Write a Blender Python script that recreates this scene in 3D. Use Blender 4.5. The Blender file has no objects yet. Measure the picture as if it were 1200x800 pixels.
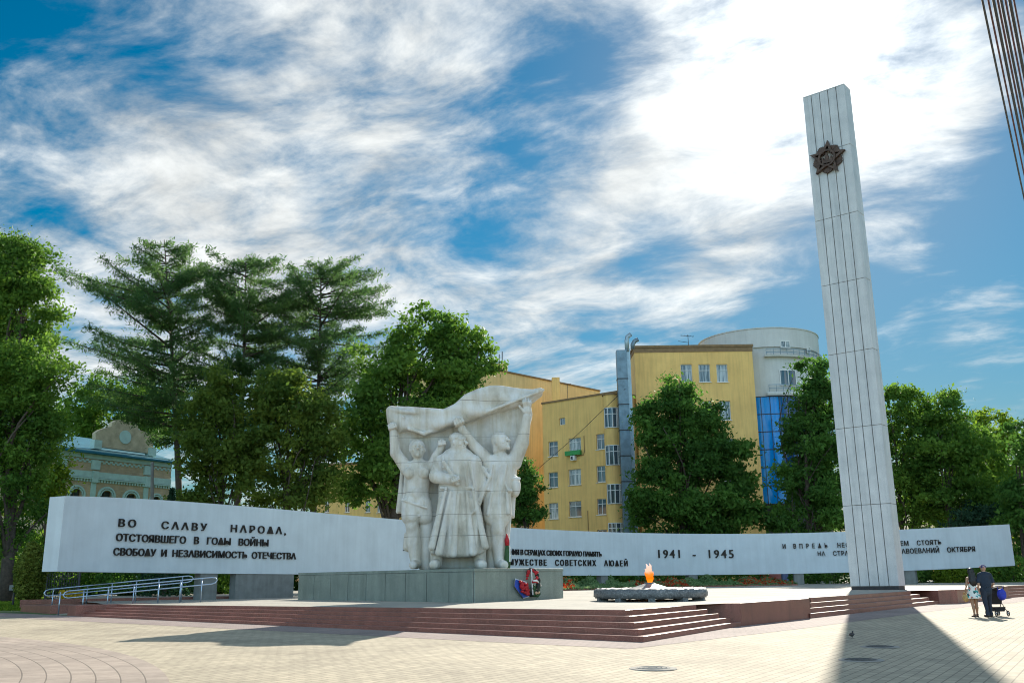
import bpy, math, random
import numpy as np
from mathutils import Vector, Matrix
import openvdb

random.seed(7); np.random.seed(7)
S = bpy.context.scene
COL = S.collection

# ------------------------------------------------------------------ camera
FPX, PITCH, ROLL, CAMZ = 1100.0, math.radians(14.18), math.radians(0.75), 1.38
F_ = np.array([0, math.cos(PITCH), math.sin(PITCH)])
U0 = np.array([0, -math.sin(PITCH), math.cos(PITCH)]); R0 = np.array([1.0, 0, 0])
R_ = R0*math.cos(ROLL) - U0*math.sin(ROLL)
U_ = U0*math.cos(ROLL) + R0*math.sin(ROLL)
cam = bpy.data.cameras.new('camera'); camo = bpy.data.objects.new('camera', cam); COL.objects.link(camo)
cam.sensor_fit = 'HORIZONTAL'; cam.sensor_width = 36; cam.lens = FPX*36/1200
cam.clip_end = 5000; cam.clip_start = 0.1
M = Matrix.Identity(4)
for i in range(3):
    M[i][0] = R_[i]; M[i][1] = U_[i]; M[i][2] = -F_[i]
M[2][3] = CAMZ
camo.matrix_world = M
S.camera = camo

def ray(u, v):
    return F_ + R_*((u-600)/FPX) + U_*((400-v)/FPX)
def at(u, v, Y):                      # the point at distance Y ahead seen at photo position u, v
    d = ray(u, v); p = d*(Y/d[1]); return np.array([p[0], p[1], p[2]+CAMZ])

# ------------------------------------------------------------------ sun, sky
SUN_AZ = math.atan(0.360); SUN_EL = math.radians(30.0)     # azimuth from +Y towards +X
sd = np.array([math.sin(SUN_AZ)*math.cos(SUN_EL), math.cos(SUN_AZ)*math.cos(SUN_EL), math.sin(SUN_EL)])
sl = bpy.data.lights.new('sun', 'SUN'); so = bpy.data.objects.new('sun', sl); COL.objects.link(so)
sl.energy = 2.3; sl.angle = math.radians(0.55); sl.color = (1.0, 0.93, 0.80)
so.rotation_euler = Vector(sd).to_track_quat('Z', 'Y').to_euler(); so.location = (0, 0, 60)

W = bpy.data.worlds.new('World'); S.world = W; W.use_nodes = True
nt = W.node_tree; nt.nodes.clear()
def N(t, **k):
    n = nt.nodes.new(t)
    for a, b in k.items(): setattr(n, a, b)
    return n
def setin(sock, v):
    if hasattr(v, 'links'): nt.links.new(v, sock)
    else: sock.default_value = v
def math_(op, a, b=None, c=None, clamp=False):
    n = N('ShaderNodeMath', operation=op, use_clamp=clamp); setin(n.inputs[0], a)
    if b is not None: setin(n.inputs[1], b)
    if c is not None: setin(n.inputs[2], c)
    return n.outputs[0]
tc = N('ShaderNodeTexCoord'); DIR = tc.outputs['Generated']
sky = N('ShaderNodeTexSky'); sky.sky_type = 'NISHITA'; sky.sun_disc = False
sky.sun_elevation = SUN_EL; sky.sun_rotation = SUN_AZ
sky.air_density = 1.0; sky.dust_density = 0.25; sky.ozone_density = 2.5
sep = N('ShaderNodeSeparateXYZ'); nt.links.new(DIR, sep.inputs[0])
zz = math_('ADD', math_('MAXIMUM', sep.outputs[2], 0.0), 0.16)
px = math_('DIVIDE', sep.outputs[0], zz); py = math_('DIVIDE', sep.outputs[1], zz)
comb = N('ShaderNodeCombineXYZ'); setin(comb.inputs[0], px); setin(comb.inputs[1], py)
wn = N('ShaderNodeTexNoise'); nt.links.new(comb.outputs[0], wn.inputs['Vector']); wn.inputs['Scale'].default_value = 0.9; wn.inputs['Detail'].default_value = 3
wsub = N('ShaderNodeVectorMath', operation='MULTIPLY_ADD'); nt.links.new(wn.outputs['Color'], wsub.inputs[0]); wsub.inputs[1].default_value = (0.5, 0.5, 0); nt.links.new(comb.outputs[0], wsub.inputs[2])
def mapped(rot, sc, loc):
    a_ = N('ShaderNodeMapping'); nt.links.new(wsub.outputs[0], a_.inputs[0]); a_.inputs['Rotation'].default_value = (0, 0, math.radians(rot))
    b_ = N('ShaderNodeMapping'); nt.links.new(a_.outputs[0], b_.inputs[0]); b_.inputs['Scale'].default_value = (*sc, 1); b_.inputs['Location'].default_value = (*loc, 0)
    return b_.outputs[0]
m1 = mapped(24, (1.0, 1.2), (1.3, 0.4)); m2 = mapped(30, (0.9, 1.5), (4.1, 2.2))
back = N('ShaderNodeMapRange', interpolation_type='SMOOTHSTEP'); nt.links.new(sep.outputs[1], back.inputs[0])      # unseen clouds and sky behind the camera, brightened to add fill in shade
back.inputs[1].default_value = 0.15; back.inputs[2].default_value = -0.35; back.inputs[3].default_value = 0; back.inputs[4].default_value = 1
def noise(vec, scale, detail, rough, dist, lac=2.1):
    n = N('ShaderNodeTexNoise'); nt.links.new(vec, n.inputs['Vector']); n.inputs['Scale'].default_value = scale
    n.inputs['Detail'].default_value = detail; n.inputs['Roughness'].default_value = rough; n.inputs['Distortion'].default_value = dist
    n.inputs['Lacunarity'].default_value = lac
    return n.outputs['Fac']
n1 = noise(m1, 1.3, 10, 0.56, 0.3); n2 = noise(m1, 3.8, 14, 0.60, 0.22); n3 = noise(m2, 9.0, 14, 0.62, 0.2)
cov = math_('ADD', math_('MULTIPLY_ADD', n2, 0.80, math_('MULTIPLY', n1, 0.50)), math_('MULTIPLY_ADD', n3, 0.40, -0.25))
def blob(u, v, rad, amp):
    d = ray(u, v); d = d/np.linalg.norm(d)
    dt = N('ShaderNodeVectorMath', operation='DOT_PRODUCT'); nt.links.new(DIR, dt.inputs[0]); dt.inputs[1].default_value = tuple(d)
    mr = N('ShaderNodeMapRange', interpolation_type='SMOOTHERSTEP'); nt.links.new(dt.outputs['Value'], mr.inputs[0])
    mr.inputs[1].default_value = math.cos(rad/FPX); mr.inputs[2].default_value = 1.0; mr.inputs[3].default_value = 0; mr.inputs[4].default_value = amp
    return mr.outputs[0]
for b in [(300, 150, 300, .14), (420, 60, 220, .08), (150, 330, 260, .15), (560, 350, 300, .17), (600, 30, 150, .07), (900, 100, 260, .15), (1060, 40, 150, .12), (830, 230, 170, .10), (1070, 190, 120, .15), (1150, 150, 60, .06), (850, 330, 100, .05), (1030, 290, 60, .06), (1040, 355, 45, .08),
          (40, 120, 150, -.05), (550, 215, 120, -.13), (400, 225, 70, -.10), (650, 120, 110, -.15), (720, 60, 70, -.08), (1120, 330, 200, -.12), (1060, 75, 60, -.15), (1190, 240, 110, -.13), (1150, 110, 50, .06), (1150, 400, 60, .10), (1180, 350, 30, .08),
          (960, 350, 110, -.12), (770, 290, 60, -.12), (100, 225, 100, -.08), (240, 30, 110, -.07), (700, 400, 80, -.06)]:
    cov = math_('ADD', cov, blob(*b))
mr = N('ShaderNodeMapRange', interpolation_type='SMOOTHSTEP'); nt.links.new(cov, mr.inputs[0])
mr.inputs[1].default_value = 0.50; mr.inputs[2].default_value = 0.98
dens = mr.outputs[0]
ds = N('ShaderNodeVectorMath', operation='DOT_PRODUCT'); nt.links.new(DIR, ds.inputs[0]); ds.inputs[1].default_value = tuple(sd)
sdot = math_('MAXIMUM', ds.outputs['Value'], 0.0)
fwd = math_('POWER', sdot, 130.0); fwd2 = math_('POWER', sdot, 14.0)
CL = 2.15
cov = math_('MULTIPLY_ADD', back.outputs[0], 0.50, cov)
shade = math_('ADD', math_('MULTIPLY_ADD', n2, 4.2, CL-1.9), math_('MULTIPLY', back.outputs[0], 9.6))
cb = math_('ADD', math_('MULTIPLY_ADD', fwd, 4.0, shade), math_('MULTIPLY', fwd2, 0.0))
cc = N('ShaderNodeCombineColor'); setin(cc.inputs[0], math_('MULTIPLY', cb, 0.96)); setin(cc.inputs[1], math_('MULTIPLY', cb, 1.0)); setin(cc.inputs[2], math_('MULTIPLY', cb, 1.0))
nsc = N('ShaderNodeVectorMath', operation='SCALE'); nt.links.new(sky.outputs[0], nsc.inputs[0]); nsc.inputs['Scale'].default_value = 1/6.0
gm = N('ShaderNodeGamma'); nt.links.new(nsc.outputs[0], gm.inputs[0]); gm.inputs[1].default_value = 1.55
hs = N('ShaderNodeHueSaturation'); nt.links.new(gm.outputs[0], hs.inputs['Color']); hs.inputs['Saturation'].default_value = 1.32; hs.inputs['Hue'].default_value = 0.472
bw = N('ShaderNodeRGBToBW'); nt.links.new(gm.outputs[0], bw.inputs[0])
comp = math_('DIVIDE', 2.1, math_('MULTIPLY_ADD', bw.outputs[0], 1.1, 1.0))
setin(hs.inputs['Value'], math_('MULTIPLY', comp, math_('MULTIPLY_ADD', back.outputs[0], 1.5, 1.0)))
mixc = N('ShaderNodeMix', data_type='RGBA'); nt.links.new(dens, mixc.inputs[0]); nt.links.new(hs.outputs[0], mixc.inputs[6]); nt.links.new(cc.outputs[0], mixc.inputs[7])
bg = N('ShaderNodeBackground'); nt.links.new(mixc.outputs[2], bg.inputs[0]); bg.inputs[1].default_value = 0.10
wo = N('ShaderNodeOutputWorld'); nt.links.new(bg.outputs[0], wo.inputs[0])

vs = S.view_settings; vs.view_transform = 'Standard'; vs.look = 'None'; vs.gamma = 1; vs.use_curve_mapping = False
vs.exposure = 1.75
S.cycles.use_denoising = True; S.cycles.pixel_filter_type = 'BLACKMAN_HARRIS'; S.cycles.filter_width = 1.05
S.cycles.max_bounces = 6; S.cycles.transparent_max_bounces = 8; S.cycles.caustics_reflective = False; S.cycles.caustics_refractive = False

# ------------------------------------------------------------------ planes fitted to the place
def plane_fit(P):
    P = np.array(P); A = np.c_[P[:, 0], P[:, 1], np.ones(len(P))]
    return np.linalg.lstsq(A, P[:, 2], rcond=None)[0]
GP = plane_fit([at(88, 721, 36), at(754, 750, 23), at(869, 734.5, 29.2), at(951, 726, 33.5), at(1100, 706.5, 46), at(1184, 700, 55), at(1160, 723, 34.3), at(754, 750, 23), at(420, 737.6, 29)])
FP = plane_fit([at(126, 705.5, 37.3), at(733, 712.5, 24.7), at(733, 712.5, 24.7), at(816, 709, 28.2), at(867, 710, 29.2), at(951, 702.6, 34), at(1067, 691, 45), at(1123, 690, 46.5), at(1184, 685, 55),
                at(645, 693.5, 55), at(800, 690, 62), at(930, 685.5, 71), at(420, 710.2, 31)])
def gz(x, y):
    y = min(max(y, 4.0), 62.0); x = min(max(x, -25.0), 30.0); return GP[0]*x + GP[1]*y + GP[2]
def fz(x, y):
    return FP[0]*x + FP[1]*y + FP[2]
def hit(u, v, P):                      # photo position to plane
    d = ray(u, v); o = np.array([0, 0, CAMZ])
    t = (P[0]*o[0]+P[1]*o[1]+P[2]-o[2])/(d[2]-P[0]*d[0]-P[1]*d[1]); return o+d*t
print('planes', GP, FP)

# ------------------------------------------------------------------ mesh helpers
class MB:
    def __init__(s): s.v = []; s.f = []
    def add(s, V, Fc):
        n = len(s.v); s.v += [tuple(map(float, p)) for p in V]; s.f += [tuple(n+i for i in f) for f in Fc]; return s
    def box(s, c, sx, sy, sz, rz=0.0):                     # c = centre of the base
        ca, sa = math.cos(rz), math.sin(rz); V = []
        for z in (0, sz):
            for x, y in ((-1, -1), (1, -1), (1, 1), (-1, 1)):
                X, Y = x*sx/2, y*sy/2; V.append((c[0]+X*ca-Y*sa, c[1]+X*sa+Y*ca, c[2]+z))
        return s.add(V, [(3, 2, 1, 0), (4, 5, 6, 7), (0, 1, 5, 4), (1, 2, 6, 5), (2, 3, 7, 6), (3, 0, 4, 7)])
    def hexa(s, B, T):                                     # four base corners, four top corners (ccw from above)
        return s.add(list(B)+list(T), [(3, 2, 1, 0), (4, 5, 6, 7), (0, 1, 5, 4), (1, 2, 6, 5), (2, 3, 7, 6), (3, 0, 4, 7)])
    def tube(s, pts, r, n=8, cap=True):
        P = [np.array(p, float) for p in pts]; rr = r if hasattr(r, '__len__') else [r]*len(P)
        base = len(s.v); pa = None
        for i, p in enumerate(P):
            t = P[min(i+1, len(P)-1)]-P[max(i-1, 0)]; t = t/(np.linalg.norm(t)+1e-9)
            if pa is None: pa = np.array([0, 0, 1.0]) if abs(t[2]) < .9 else np.array([1.0, 0, 0])
            a = np.cross(t, pa); a /= np.linalg.norm(a)+1e-9; b = np.cross(a, t); pa = b
            for k in range(n):
                q = 2*math.pi*k/n; s.v.append(tuple(p+(a*math.cos(q)+b*math.sin(q))*rr[i]))
        for i in range(len(P)-1):
            for k in range(n):
                k2 = (k+1) % n; s.f.append((base+i*n+k, base+i*n+k2, base+(i+1)*n+k2, base+(i+1)*n+k))
        if cap:
            s.f.append(tuple(base+k for k in range(n))[::-1]); s.f.append(tuple(base+(len(P)-1)*n+k for k in range(n)))
        return s
    def lathe(s, c, prof, n=32, a0=0.0, a1=2*math.pi):
        full = abs(a1-a0-2*math.pi) < 1e-6; m = n if full else n+1; base = len(s.v)
        for r, z in prof:
            for k in range(m):
                q = a0+(a1-a0)*k/n; s.v.append((c[0]+r*math.cos(q), c[1]+r*math.sin(q), c[2]+z))
        for i in range(len(prof)-1):
            for k in range(n):
                k2 = (k+1) % m; s.f.append((base+i*m+k, base+i*m+k2, base+(i+1)*m+k2, base+(i+1)*m+k))
        return s
    def prism(s, front, off):                              # polygon (3D points) pushed by vector off
        n = len(front); A = [np.array(p, float) for p in front]; B = [p+np.array(off) for p in A]
        Fc = [tuple(range(n)), tuple(range(2*n-1, n-1, -1))]+[(i, n+i, n+(i+1) % n, (i+1) % n) for i in range(n)]
        return s.add(A+B, Fc)
    def build(s, name, mat, parent=None, smooth=False, bevel=0.0, mats=None):
        return link_mesh(name, np.array(s.v, float).reshape(-1, 3), s.f, mat, parent, smooth, bevel)
OFF = {}
def offs(o): return OFF.get(o.name, np.zeros(3)) if o is not None else np.zeros(3)
def link_mesh(name, V, Fc, mat, parent=None, smooth=False, bevel=0.0):
    L = offs(parent) if parent is not None else V.mean(0)*[1, 1, 0]+[0, 0, V[:, 2].min()]
    me = bpy.data.meshes.new(name); me.from_pydata((V-L).tolist(), [], [tuple(int(i) for i in f) for f in Fc]); me.update()
    o = bpy.data.objects.new(name, me); COL.objects.link(o)
    if parent is not None: o.parent = parent
    else: o.location = L
    OFF[o.name] = L
    if mat: me.materials.append(mat)
    if smooth: me.polygons.foreach_set('use_smooth', [True]*len(me.polygons))
    import bmesh
    bm = bmesh.new(); bm.from_mesh(me); bmesh.ops.recalc_face_normals(bm, faces=bm.faces); bm.to_mesh(me); bm.free()
    if bevel:
        m = o.modifiers.new('bevel', 'BEVEL'); m.width = bevel; m.segments = 2; m.limit_method = 'ANGLE'
    return o
def tag(o, label, cat, group=None):
    o['label'] = label; o['category'] = cat
    if group: o['group'] = group
    return o
def thing(name, loc, label, cat, group=None):
    o = bpy.data.objects.new(name, None); COL.objects.link(o); o.location = loc; o.empty_display_size = .3
    OFF[o.name] = np.array(loc, float); return tag(o, label, cat, group)
def struct(o, kind='structure'): o['kind'] = kind; return o

# ------------------------------------------------------------------ materials
def newmat(name):
    m = bpy.data.materials.new(name); m.use_nodes = True; t = m.node_tree; t.nodes.clear()
    o = t.nodes.new('ShaderNodeOutputMaterial'); b = t.nodes.new('ShaderNodeBsdfPrincipled'); t.links.new(b.outputs[0], o.inputs[0])
    return m, t, b, o
def ramp(t, fac, stops):
    r = t.nodes.new('ShaderNodeValToRGB'); e = r.color_ramp.elements
    while len(e) < len(stops): e.new(0.5)
    for i, (p, c) in enumerate(stops): e[i].position = p; e[i].color = (*c, 1)
    t.links.new(fac, r.inputs[0]); return r.outputs[0]
def tnoise(t, scale, detail=5, rough=.55, vec=None, dist=0.0, stretch=None):
    n = t.nodes.new('ShaderNodeTexNoise'); n.inputs['Scale'].default_value = scale; n.inputs['Detail'].default_value = detail; n.inputs['Roughness'].default_value = rough; n.inputs['Distortion'].default_value = dist
    if vec is None: vec = t.nodes.new('ShaderNodeTexCoord').outputs['Object']
    if stretch:
        mp_ = t.nodes.new('ShaderNodeMapping'); mp_.inputs['Scale'].default_value = stretch; t.links.new(vec, mp_.inputs[0]); vec = mp_.outputs[0]
    t.links.new(vec, n.inputs['Vector']); return n.outputs['Fac']
def mixrgb(t, fac, a, b, mode='MIX'):
    n = t.nodes.new('ShaderNodeMix'); n.data_type = 'RGBA'; n.blend_type = mode
    for k, v in ((0, fac), (6, a), (7, b)):
        if hasattr(v, 'links'): t.links.new(v, n.inputs[k])
        else: n.inputs[k].default_value = v if k == 0 else (*v, 1)
    return n.outputs[2]
def tbump(t, b, h, strength, dist=.02):
    n = t.nodes.new('ShaderNodeBump'); n.inputs['Strength'].default_value = strength; n.inputs['Distance'].default_value = dist
    t.links.new(h, n.inputs['Height']); t.links.new(n.outputs[0], b.inputs['Normal'])
def simple(name, c, rough=.6, var=.25, scale=3.0, metal=0.0, bump=0.0, streak=0.0, spec=None):
    m, t, b, o = newmat(name)
    c = np.array(c); f = tnoise(t, scale, 8, .6)
    col = ramp(t, f, [(.3, tuple(c*(1-var))), (.7, tuple(np.minimum(c*(1+var), .95)))])
    if streak:
        s_ = tnoise(t, 1.0, 6, .6, stretch=(3.5, 3.5, .22)); k = ramp(t, s_, [(.42, (1, 1, 1)), (.75, (1-streak,)*3)])
        col = mixrgb(t, 1.0, col, k, 'MULTIPLY')
    t.links.new(col, b.inputs['Base Color']); b.inputs['Roughness'].default_value = rough; b.inputs['Metallic'].default_value = metal
    if bump: tbump(t, b, tnoise(t, scale*8, 6, .6), bump)
    if spec is not None: b.inputs['Specular IOR Level'].default_value = spec
    return m
def granite(name, c, c2, rough=.35, tile=None, scale=45.0, var=.5):
    m, t, b, o = newmat(name); c = np.array(c)
    f = tnoise(t, scale, 3, .7); col = ramp(t, f, [(.32, tuple(c*(1-var))), (.5, tuple(c)), (.68, c2)])
    big = tnoise(t, .9, 6, .6); col = mixrgb(t, 1.0, col, ramp(t, big, [(.3, (.78, .78, .78)), (.7, (1.12, 1.1, 1.08))]), 'MULTIPLY')
    st = tnoise(t, 1.0, 6, .6, stretch=(3, 3, .3)); col = mixrgb(t, 1.0, col, ramp(t, st, [(.4, (1, 1, 1)), (.75, (.72, .74, .74))]), 'MULTIPLY')
    t.links.new(col, b.inputs['Base Color']); b.inputs['Roughness'].default_value = rough
    tbump(t, b, f, .15, .01)
    return m
def pavers(name, cols, mortar, bw, rh, rot=0.0, scale=1.0, circ=None, rough=.85):
    m, t, b, o = newmat(name)
    g = t.nodes.new('ShaderNodeNewGeometry'); vec = g.outputs['Position']
    if circ:
        sp = t.nodes.new('ShaderNodeSeparateXYZ'); va = t.nodes.new('ShaderNodeVectorMath'); va.operation = 'SUBTRACT'; va.inputs[1].default_value = (circ[0], circ[1], 0)
        t.links.new(vec, va.inputs[0]); ln = t.nodes.new('ShaderNodeVectorMath'); ln.operation = 'MULTIPLY'; ln.inputs[1].default_value = (1, 1, 0); t.links.new(va.outputs[0], ln.inputs[0])
        le = t.nodes.new('ShaderNodeVectorMath'); le.operation = 'LENGTH'; t.links.new(ln.outputs[0], le.inputs[0]); t.links.new(va.outputs[0], sp.inputs[0])
        an = t.nodes.new('ShaderNodeMath'); an.operation = 'ARCTAN2'; t.links.new(sp.outputs[1], an.inputs[0]); t.links.new(sp.outputs[0], an.inputs[1])
        am = t.nodes.new('ShaderNodeMath'); am.operation = 'MULTIPLY'; am.inputs[1].default_value = 130.0; t.links.new(an.outputs[0], am.inputs[0])
        cx = t.nodes.new('ShaderNodeCombineXYZ'); t.links.new(am.outputs[0], cx.inputs[0]); t.links.new(le.outputs['Value'], cx.inputs[1]); vec = cx.outputs[0]
    mp_ = t.nodes.new('ShaderNodeMapping'); mp_.inputs['Rotation'].default_value = (0, 0, rot); t.links.new(vec, mp_.inputs[0])
    br = t.nodes.new('ShaderNodeTexBrick'); t.links.new(mp_.outputs[0], br.inputs['Vector'])
    br.inputs['Scale'].default_value = 1.0; br.inputs['Brick Width'].default_value = bw; br.inputs['Row Height'].default_value = rh
    br.inputs['Mortar Size'].default_value = .012; br.inputs['Mortar Smooth'].default_value = .2; br.inputs['Bias'].default_value = 0
    br.inputs['Color1'].default_value = (*cols[0], 1); br.inputs['Color2'].default_value = (*cols[1], 1); br.inputs['Mortar'].default_value = (*mortar, 1)
    n1_ = tnoise(t, .35, 8, .65, g.outputs['Position']); n2_ = tnoise(t, 6.0, 4, .6, g.outputs['Position'])
    col = mixrgb(t, 1.0, br.outputs['Color'], ramp(t, n1_, [(.3, (.74, .73, .72)), (.5, (.97, .97, .96)), (.72, (1.12, 1.11, 1.09))]), 'MULTIPLY')
    col = mixrgb(t, 1.0, col, ramp(t, n2_, [(.3, (.88, .88, .88)), (.7, (1.1, 1.1, 1.1))]), 'MULTIPLY')
    t.links.new(col, b.inputs['Base Color']); b.inputs['Roughness'].default_value = rough
    inv = t.nodes.new('ShaderNodeMath'); inv.operation = 'SUBTRACT'; inv.inputs[0].default_value = 1.0; t.links.new(br.outputs['Fac'], inv.inputs[1])
    tbump(t, b, inv.outputs[0], .4, .012)
    return m
def leafmat(name, c0, c1, trans=.45):
    m = bpy.data.materials.new(name); m.use_nodes = True; t = m.node_tree; t.nodes.clear()
    o = t.nodes.new('ShaderNodeOutputMaterial'); at_ = t.nodes.new('ShaderNodeAttribute'); at_.attribute_name = 'tint'
    col = ramp(t, at_.outputs['Fac'], [(0, c0), (1, c1)])
    d = t.nodes.new('ShaderNodeBsdfPrincipled'); d.inputs['Roughness'].default_value = .55; d.inputs['Specular IOR Level'].default_value = .08
    tr = t.nodes.new('ShaderNodeBsdfTranslucent'); mx = t.nodes.new('ShaderNodeMixShader'); mx.inputs[0].default_value = trans
    hs_ = t.nodes.new('ShaderNodeHueSaturation'); hs_.inputs['Hue'].default_value = .492; hs_.inputs['Saturation'].default_value = 1.08; hs_.inputs['Value'].default_value = 1.9
    t.links.new(col, hs_.inputs['Color']); t.links.new(col, d.inputs['Base Color']); t.links.new(hs_.outputs[0], tr.inputs[0])
    t.links.new(d.outputs[0], mx.inputs[1]); t.links.new(tr.outputs[0], mx.inputs[2]); t.links.new(mx.outputs[0], o.inputs[0])
    return m
def emit(name, col, strength):
    m = bpy.data.materials.new(name); m.use_nodes = True; t = m.node_tree; t.nodes.clear()
    o = t.nodes.new('ShaderNodeOutputMaterial'); e = t.nodes.new('ShaderNodeEmission'); e.inputs[0].default_value = (*col, 1); e.inputs[1].default_value = strength
    tp = t.nodes.new('ShaderNodeBsdfTransparent'); mx = t.nodes.new('ShaderNodeMixShader'); mx.inputs[0].default_value = .85; t.links.new(tp.outputs[0], mx.inputs[1]); t.links.new(e.outputs[0], mx.inputs[2])
    t.links.new(mx.outputs[0], o.inputs[0]); return m, t, e

m_plaza = pavers('plaza_pavers', ((.49, .415, .30), (.39, .33, .24)), (.23, .195, .145), .36, .18, rot=math.radians(-58))
m_band = pavers('red_pavers', ((.34, .26, .235), (.28, .215, .20)), (.20, .16, .15), .24, .12, rot=math.radians(-34))
CIRC = (-25.45, 7.45)
m_circ = pavers('circle_pavers', ((.40, .32, .265), (.33, .265, .22)), (.17, .135, .11), 2.2, .36, circ=CIRC)
m_floor = pavers('granite_floor', ((.40, .37, .315), (.35, .325, .28)), (.30, .28, .26), 1.0, .6, rot=math.radians(-34))
m_red = granite('red_granite', (.28, .095, .070), (.40, .18, .14))
m_redlite = granite('red_granite_tread', (.21, .105, .09), (.33, .20, .18))
m_ped = granite('green_granite', (.235, .285, .255), (.33, .37, .34), rough=.28, scale=30, var=.25)
m_wall = simple('white_stucco', (.58, .66, .72), .8, .07, .8, bump=.12, streak=.09)
m_cap = simple('wall_cap', (.74, .75, .75), .7, .08, 3)
m_letter = simple('dark_bronze_letters', (.022, .017, .015), .45, .3, 5, metal=.4)
m_pier = simple('grey_concrete', (.20, .215, .21), .8, .2, 2, bump=.2, streak=.25)
m_steel = simple('brushed_steel', (.36, .45, .56), .3, .1, 6, metal=.85)
m_darkmetal = simple('dark_metal', (.05, .05, .055), .5, .2, 6, metal=.5)
m_grass = simple('grass_ground', (.07, .12, .03), .95, .4, 2.0, bump=.3)
m_path = simple('pale_path', (.5, .48, .43), .9, .12, 2)
m_bark = simple('bark', (.075, .058, .045), .9, .4, 6, bump=.6)
m_yellow = simple('yellow_stucco', (.88, .55, .19), .85, .13, .35, bump=.06, streak=.2)
m_yellow2 = simple('ochre_stucco', (.86, .60, .26), .85, .13, .35, bump=.06, streak=.2)
m_trim = simple('brown_trim', (.25, .16, .08), .8, .2, 2)
m_white = simple('white_paint', (.74, .75, .74), .5, .06, 4)
m_drum = simple('pale_grey_render', (.60, .61, .60), .8, .07, .5, streak=.12)
m_duct = simple('blue_grey_metal_duct', (.16, .23, .28), .4, .25, 1.5, metal=.5)
m_green = simple('green_box', (.03, .30, .07), .5, .2, 4)
def glassmat(name, c, rough=.06, spec=.9):
    m, t, b, o = newmat(name); b.inputs['Base Color'].default_value = (*c, 1); b.inputs['Roughness'].default_value = rough; b.inputs['Specular IOR Level'].default_value = spec
    f = tnoise(t, .6, 2, .5); tbump(t, b, f, .06, .05); return m
m_glass = glassmat('window_glass', (.05, .07, .085))
m_glass2 = glassmat('curtained_glass', (.30, .34, .36), .15)
_t = m_glass2.node_tree; _b = [n for n in _t.nodes if n.type == 'BSDF_PRINCIPLED'][0]
_t.links.new(ramp(_t, tnoise(_t, 1.0, 2, .5, stretch=(7, 7, .5)), [(.38, (.07, .09, .10)), (.52, (.30, .33, .34)), (.66, (.52, .54, .53))]), _b.inputs['Base Color'])
m_blueglass = glassmat('blue_curtain_glass', (.003, .25, .72), .08, .5)
m_blueglass_refl = glassmat('blue_glass_dark_reflection', (.003, .05, .20), .04, .6)  # same blue glass with the dark tree reflection put into its colour

# ------------------------------------------------------------------ ground
def sheet(name, poly, mat, dz, zf=gz, n=1):
    V = [(x, y, zf(x, y)+dz) for x, y in poly]; return link_mesh(name, np.array(V), [tuple(range(len(V)))], mat)
gx = [-3000, -400, -120, -60, -25, -10, 5, 20, 30, 60, 120, 400, 3000]; gy = [-300, -60, -20, 4, 15, 25, 35, 45, 55, 62, 90, 140, 300, 800, 4000]
V = np.array([(x, y, gz(x, y)) for y in gy for x in gx]); nx = len(gx)
Fc = [(j*nx+i, j*nx+i+1, (j+1)*nx+i+1, (j+1)*nx+i) for j in range(len(gy)-1) for i in range(nx-1)]
struct(link_mesh('ground', V, Fc, m_grass))
def gridsheet(name, x0, x1, y0, y1, st, mat, dz):
    xs = np.arange(x0, x1+1e-6, st); ys = np.arange(y0, y1+1e-6, st)
    V = np.array([(x, y, gz(x, y)+dz) for y in ys for x in xs]); nx = len(xs)
    return struct(link_mesh(name, V, [(j*nx+i, j*nx+i+1, (j+1)*nx+i+1, (j+1)*nx+i) for j in range(len(ys)-1) for i in range(nx-1)], mat))
# plaza sheet bounded on the left by the lawn
xs0 = -24.0
gridsheet('plaza', -24, 60, -40, 36, 4, m_plaza, .006)
gridsheet('plaza_side', -12, 60, 36, 60, 4, m_plaza, .006)
struct(sheet('plaza_side', [(-60, -40), (-24, -40), (-24, 33), (-60, 33)], m_plaza, .006))
# round area of pinkish pavers, lower left
cn = 160; struct(sheet('paver_circle', [(CIRC[0]+21.58*math.cos(2*math.pi*k/cn), CIRC[1]+21.58*math.sin(2*math.pi*k/cn)) for k in range(cn)], m_circ, .012))
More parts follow.
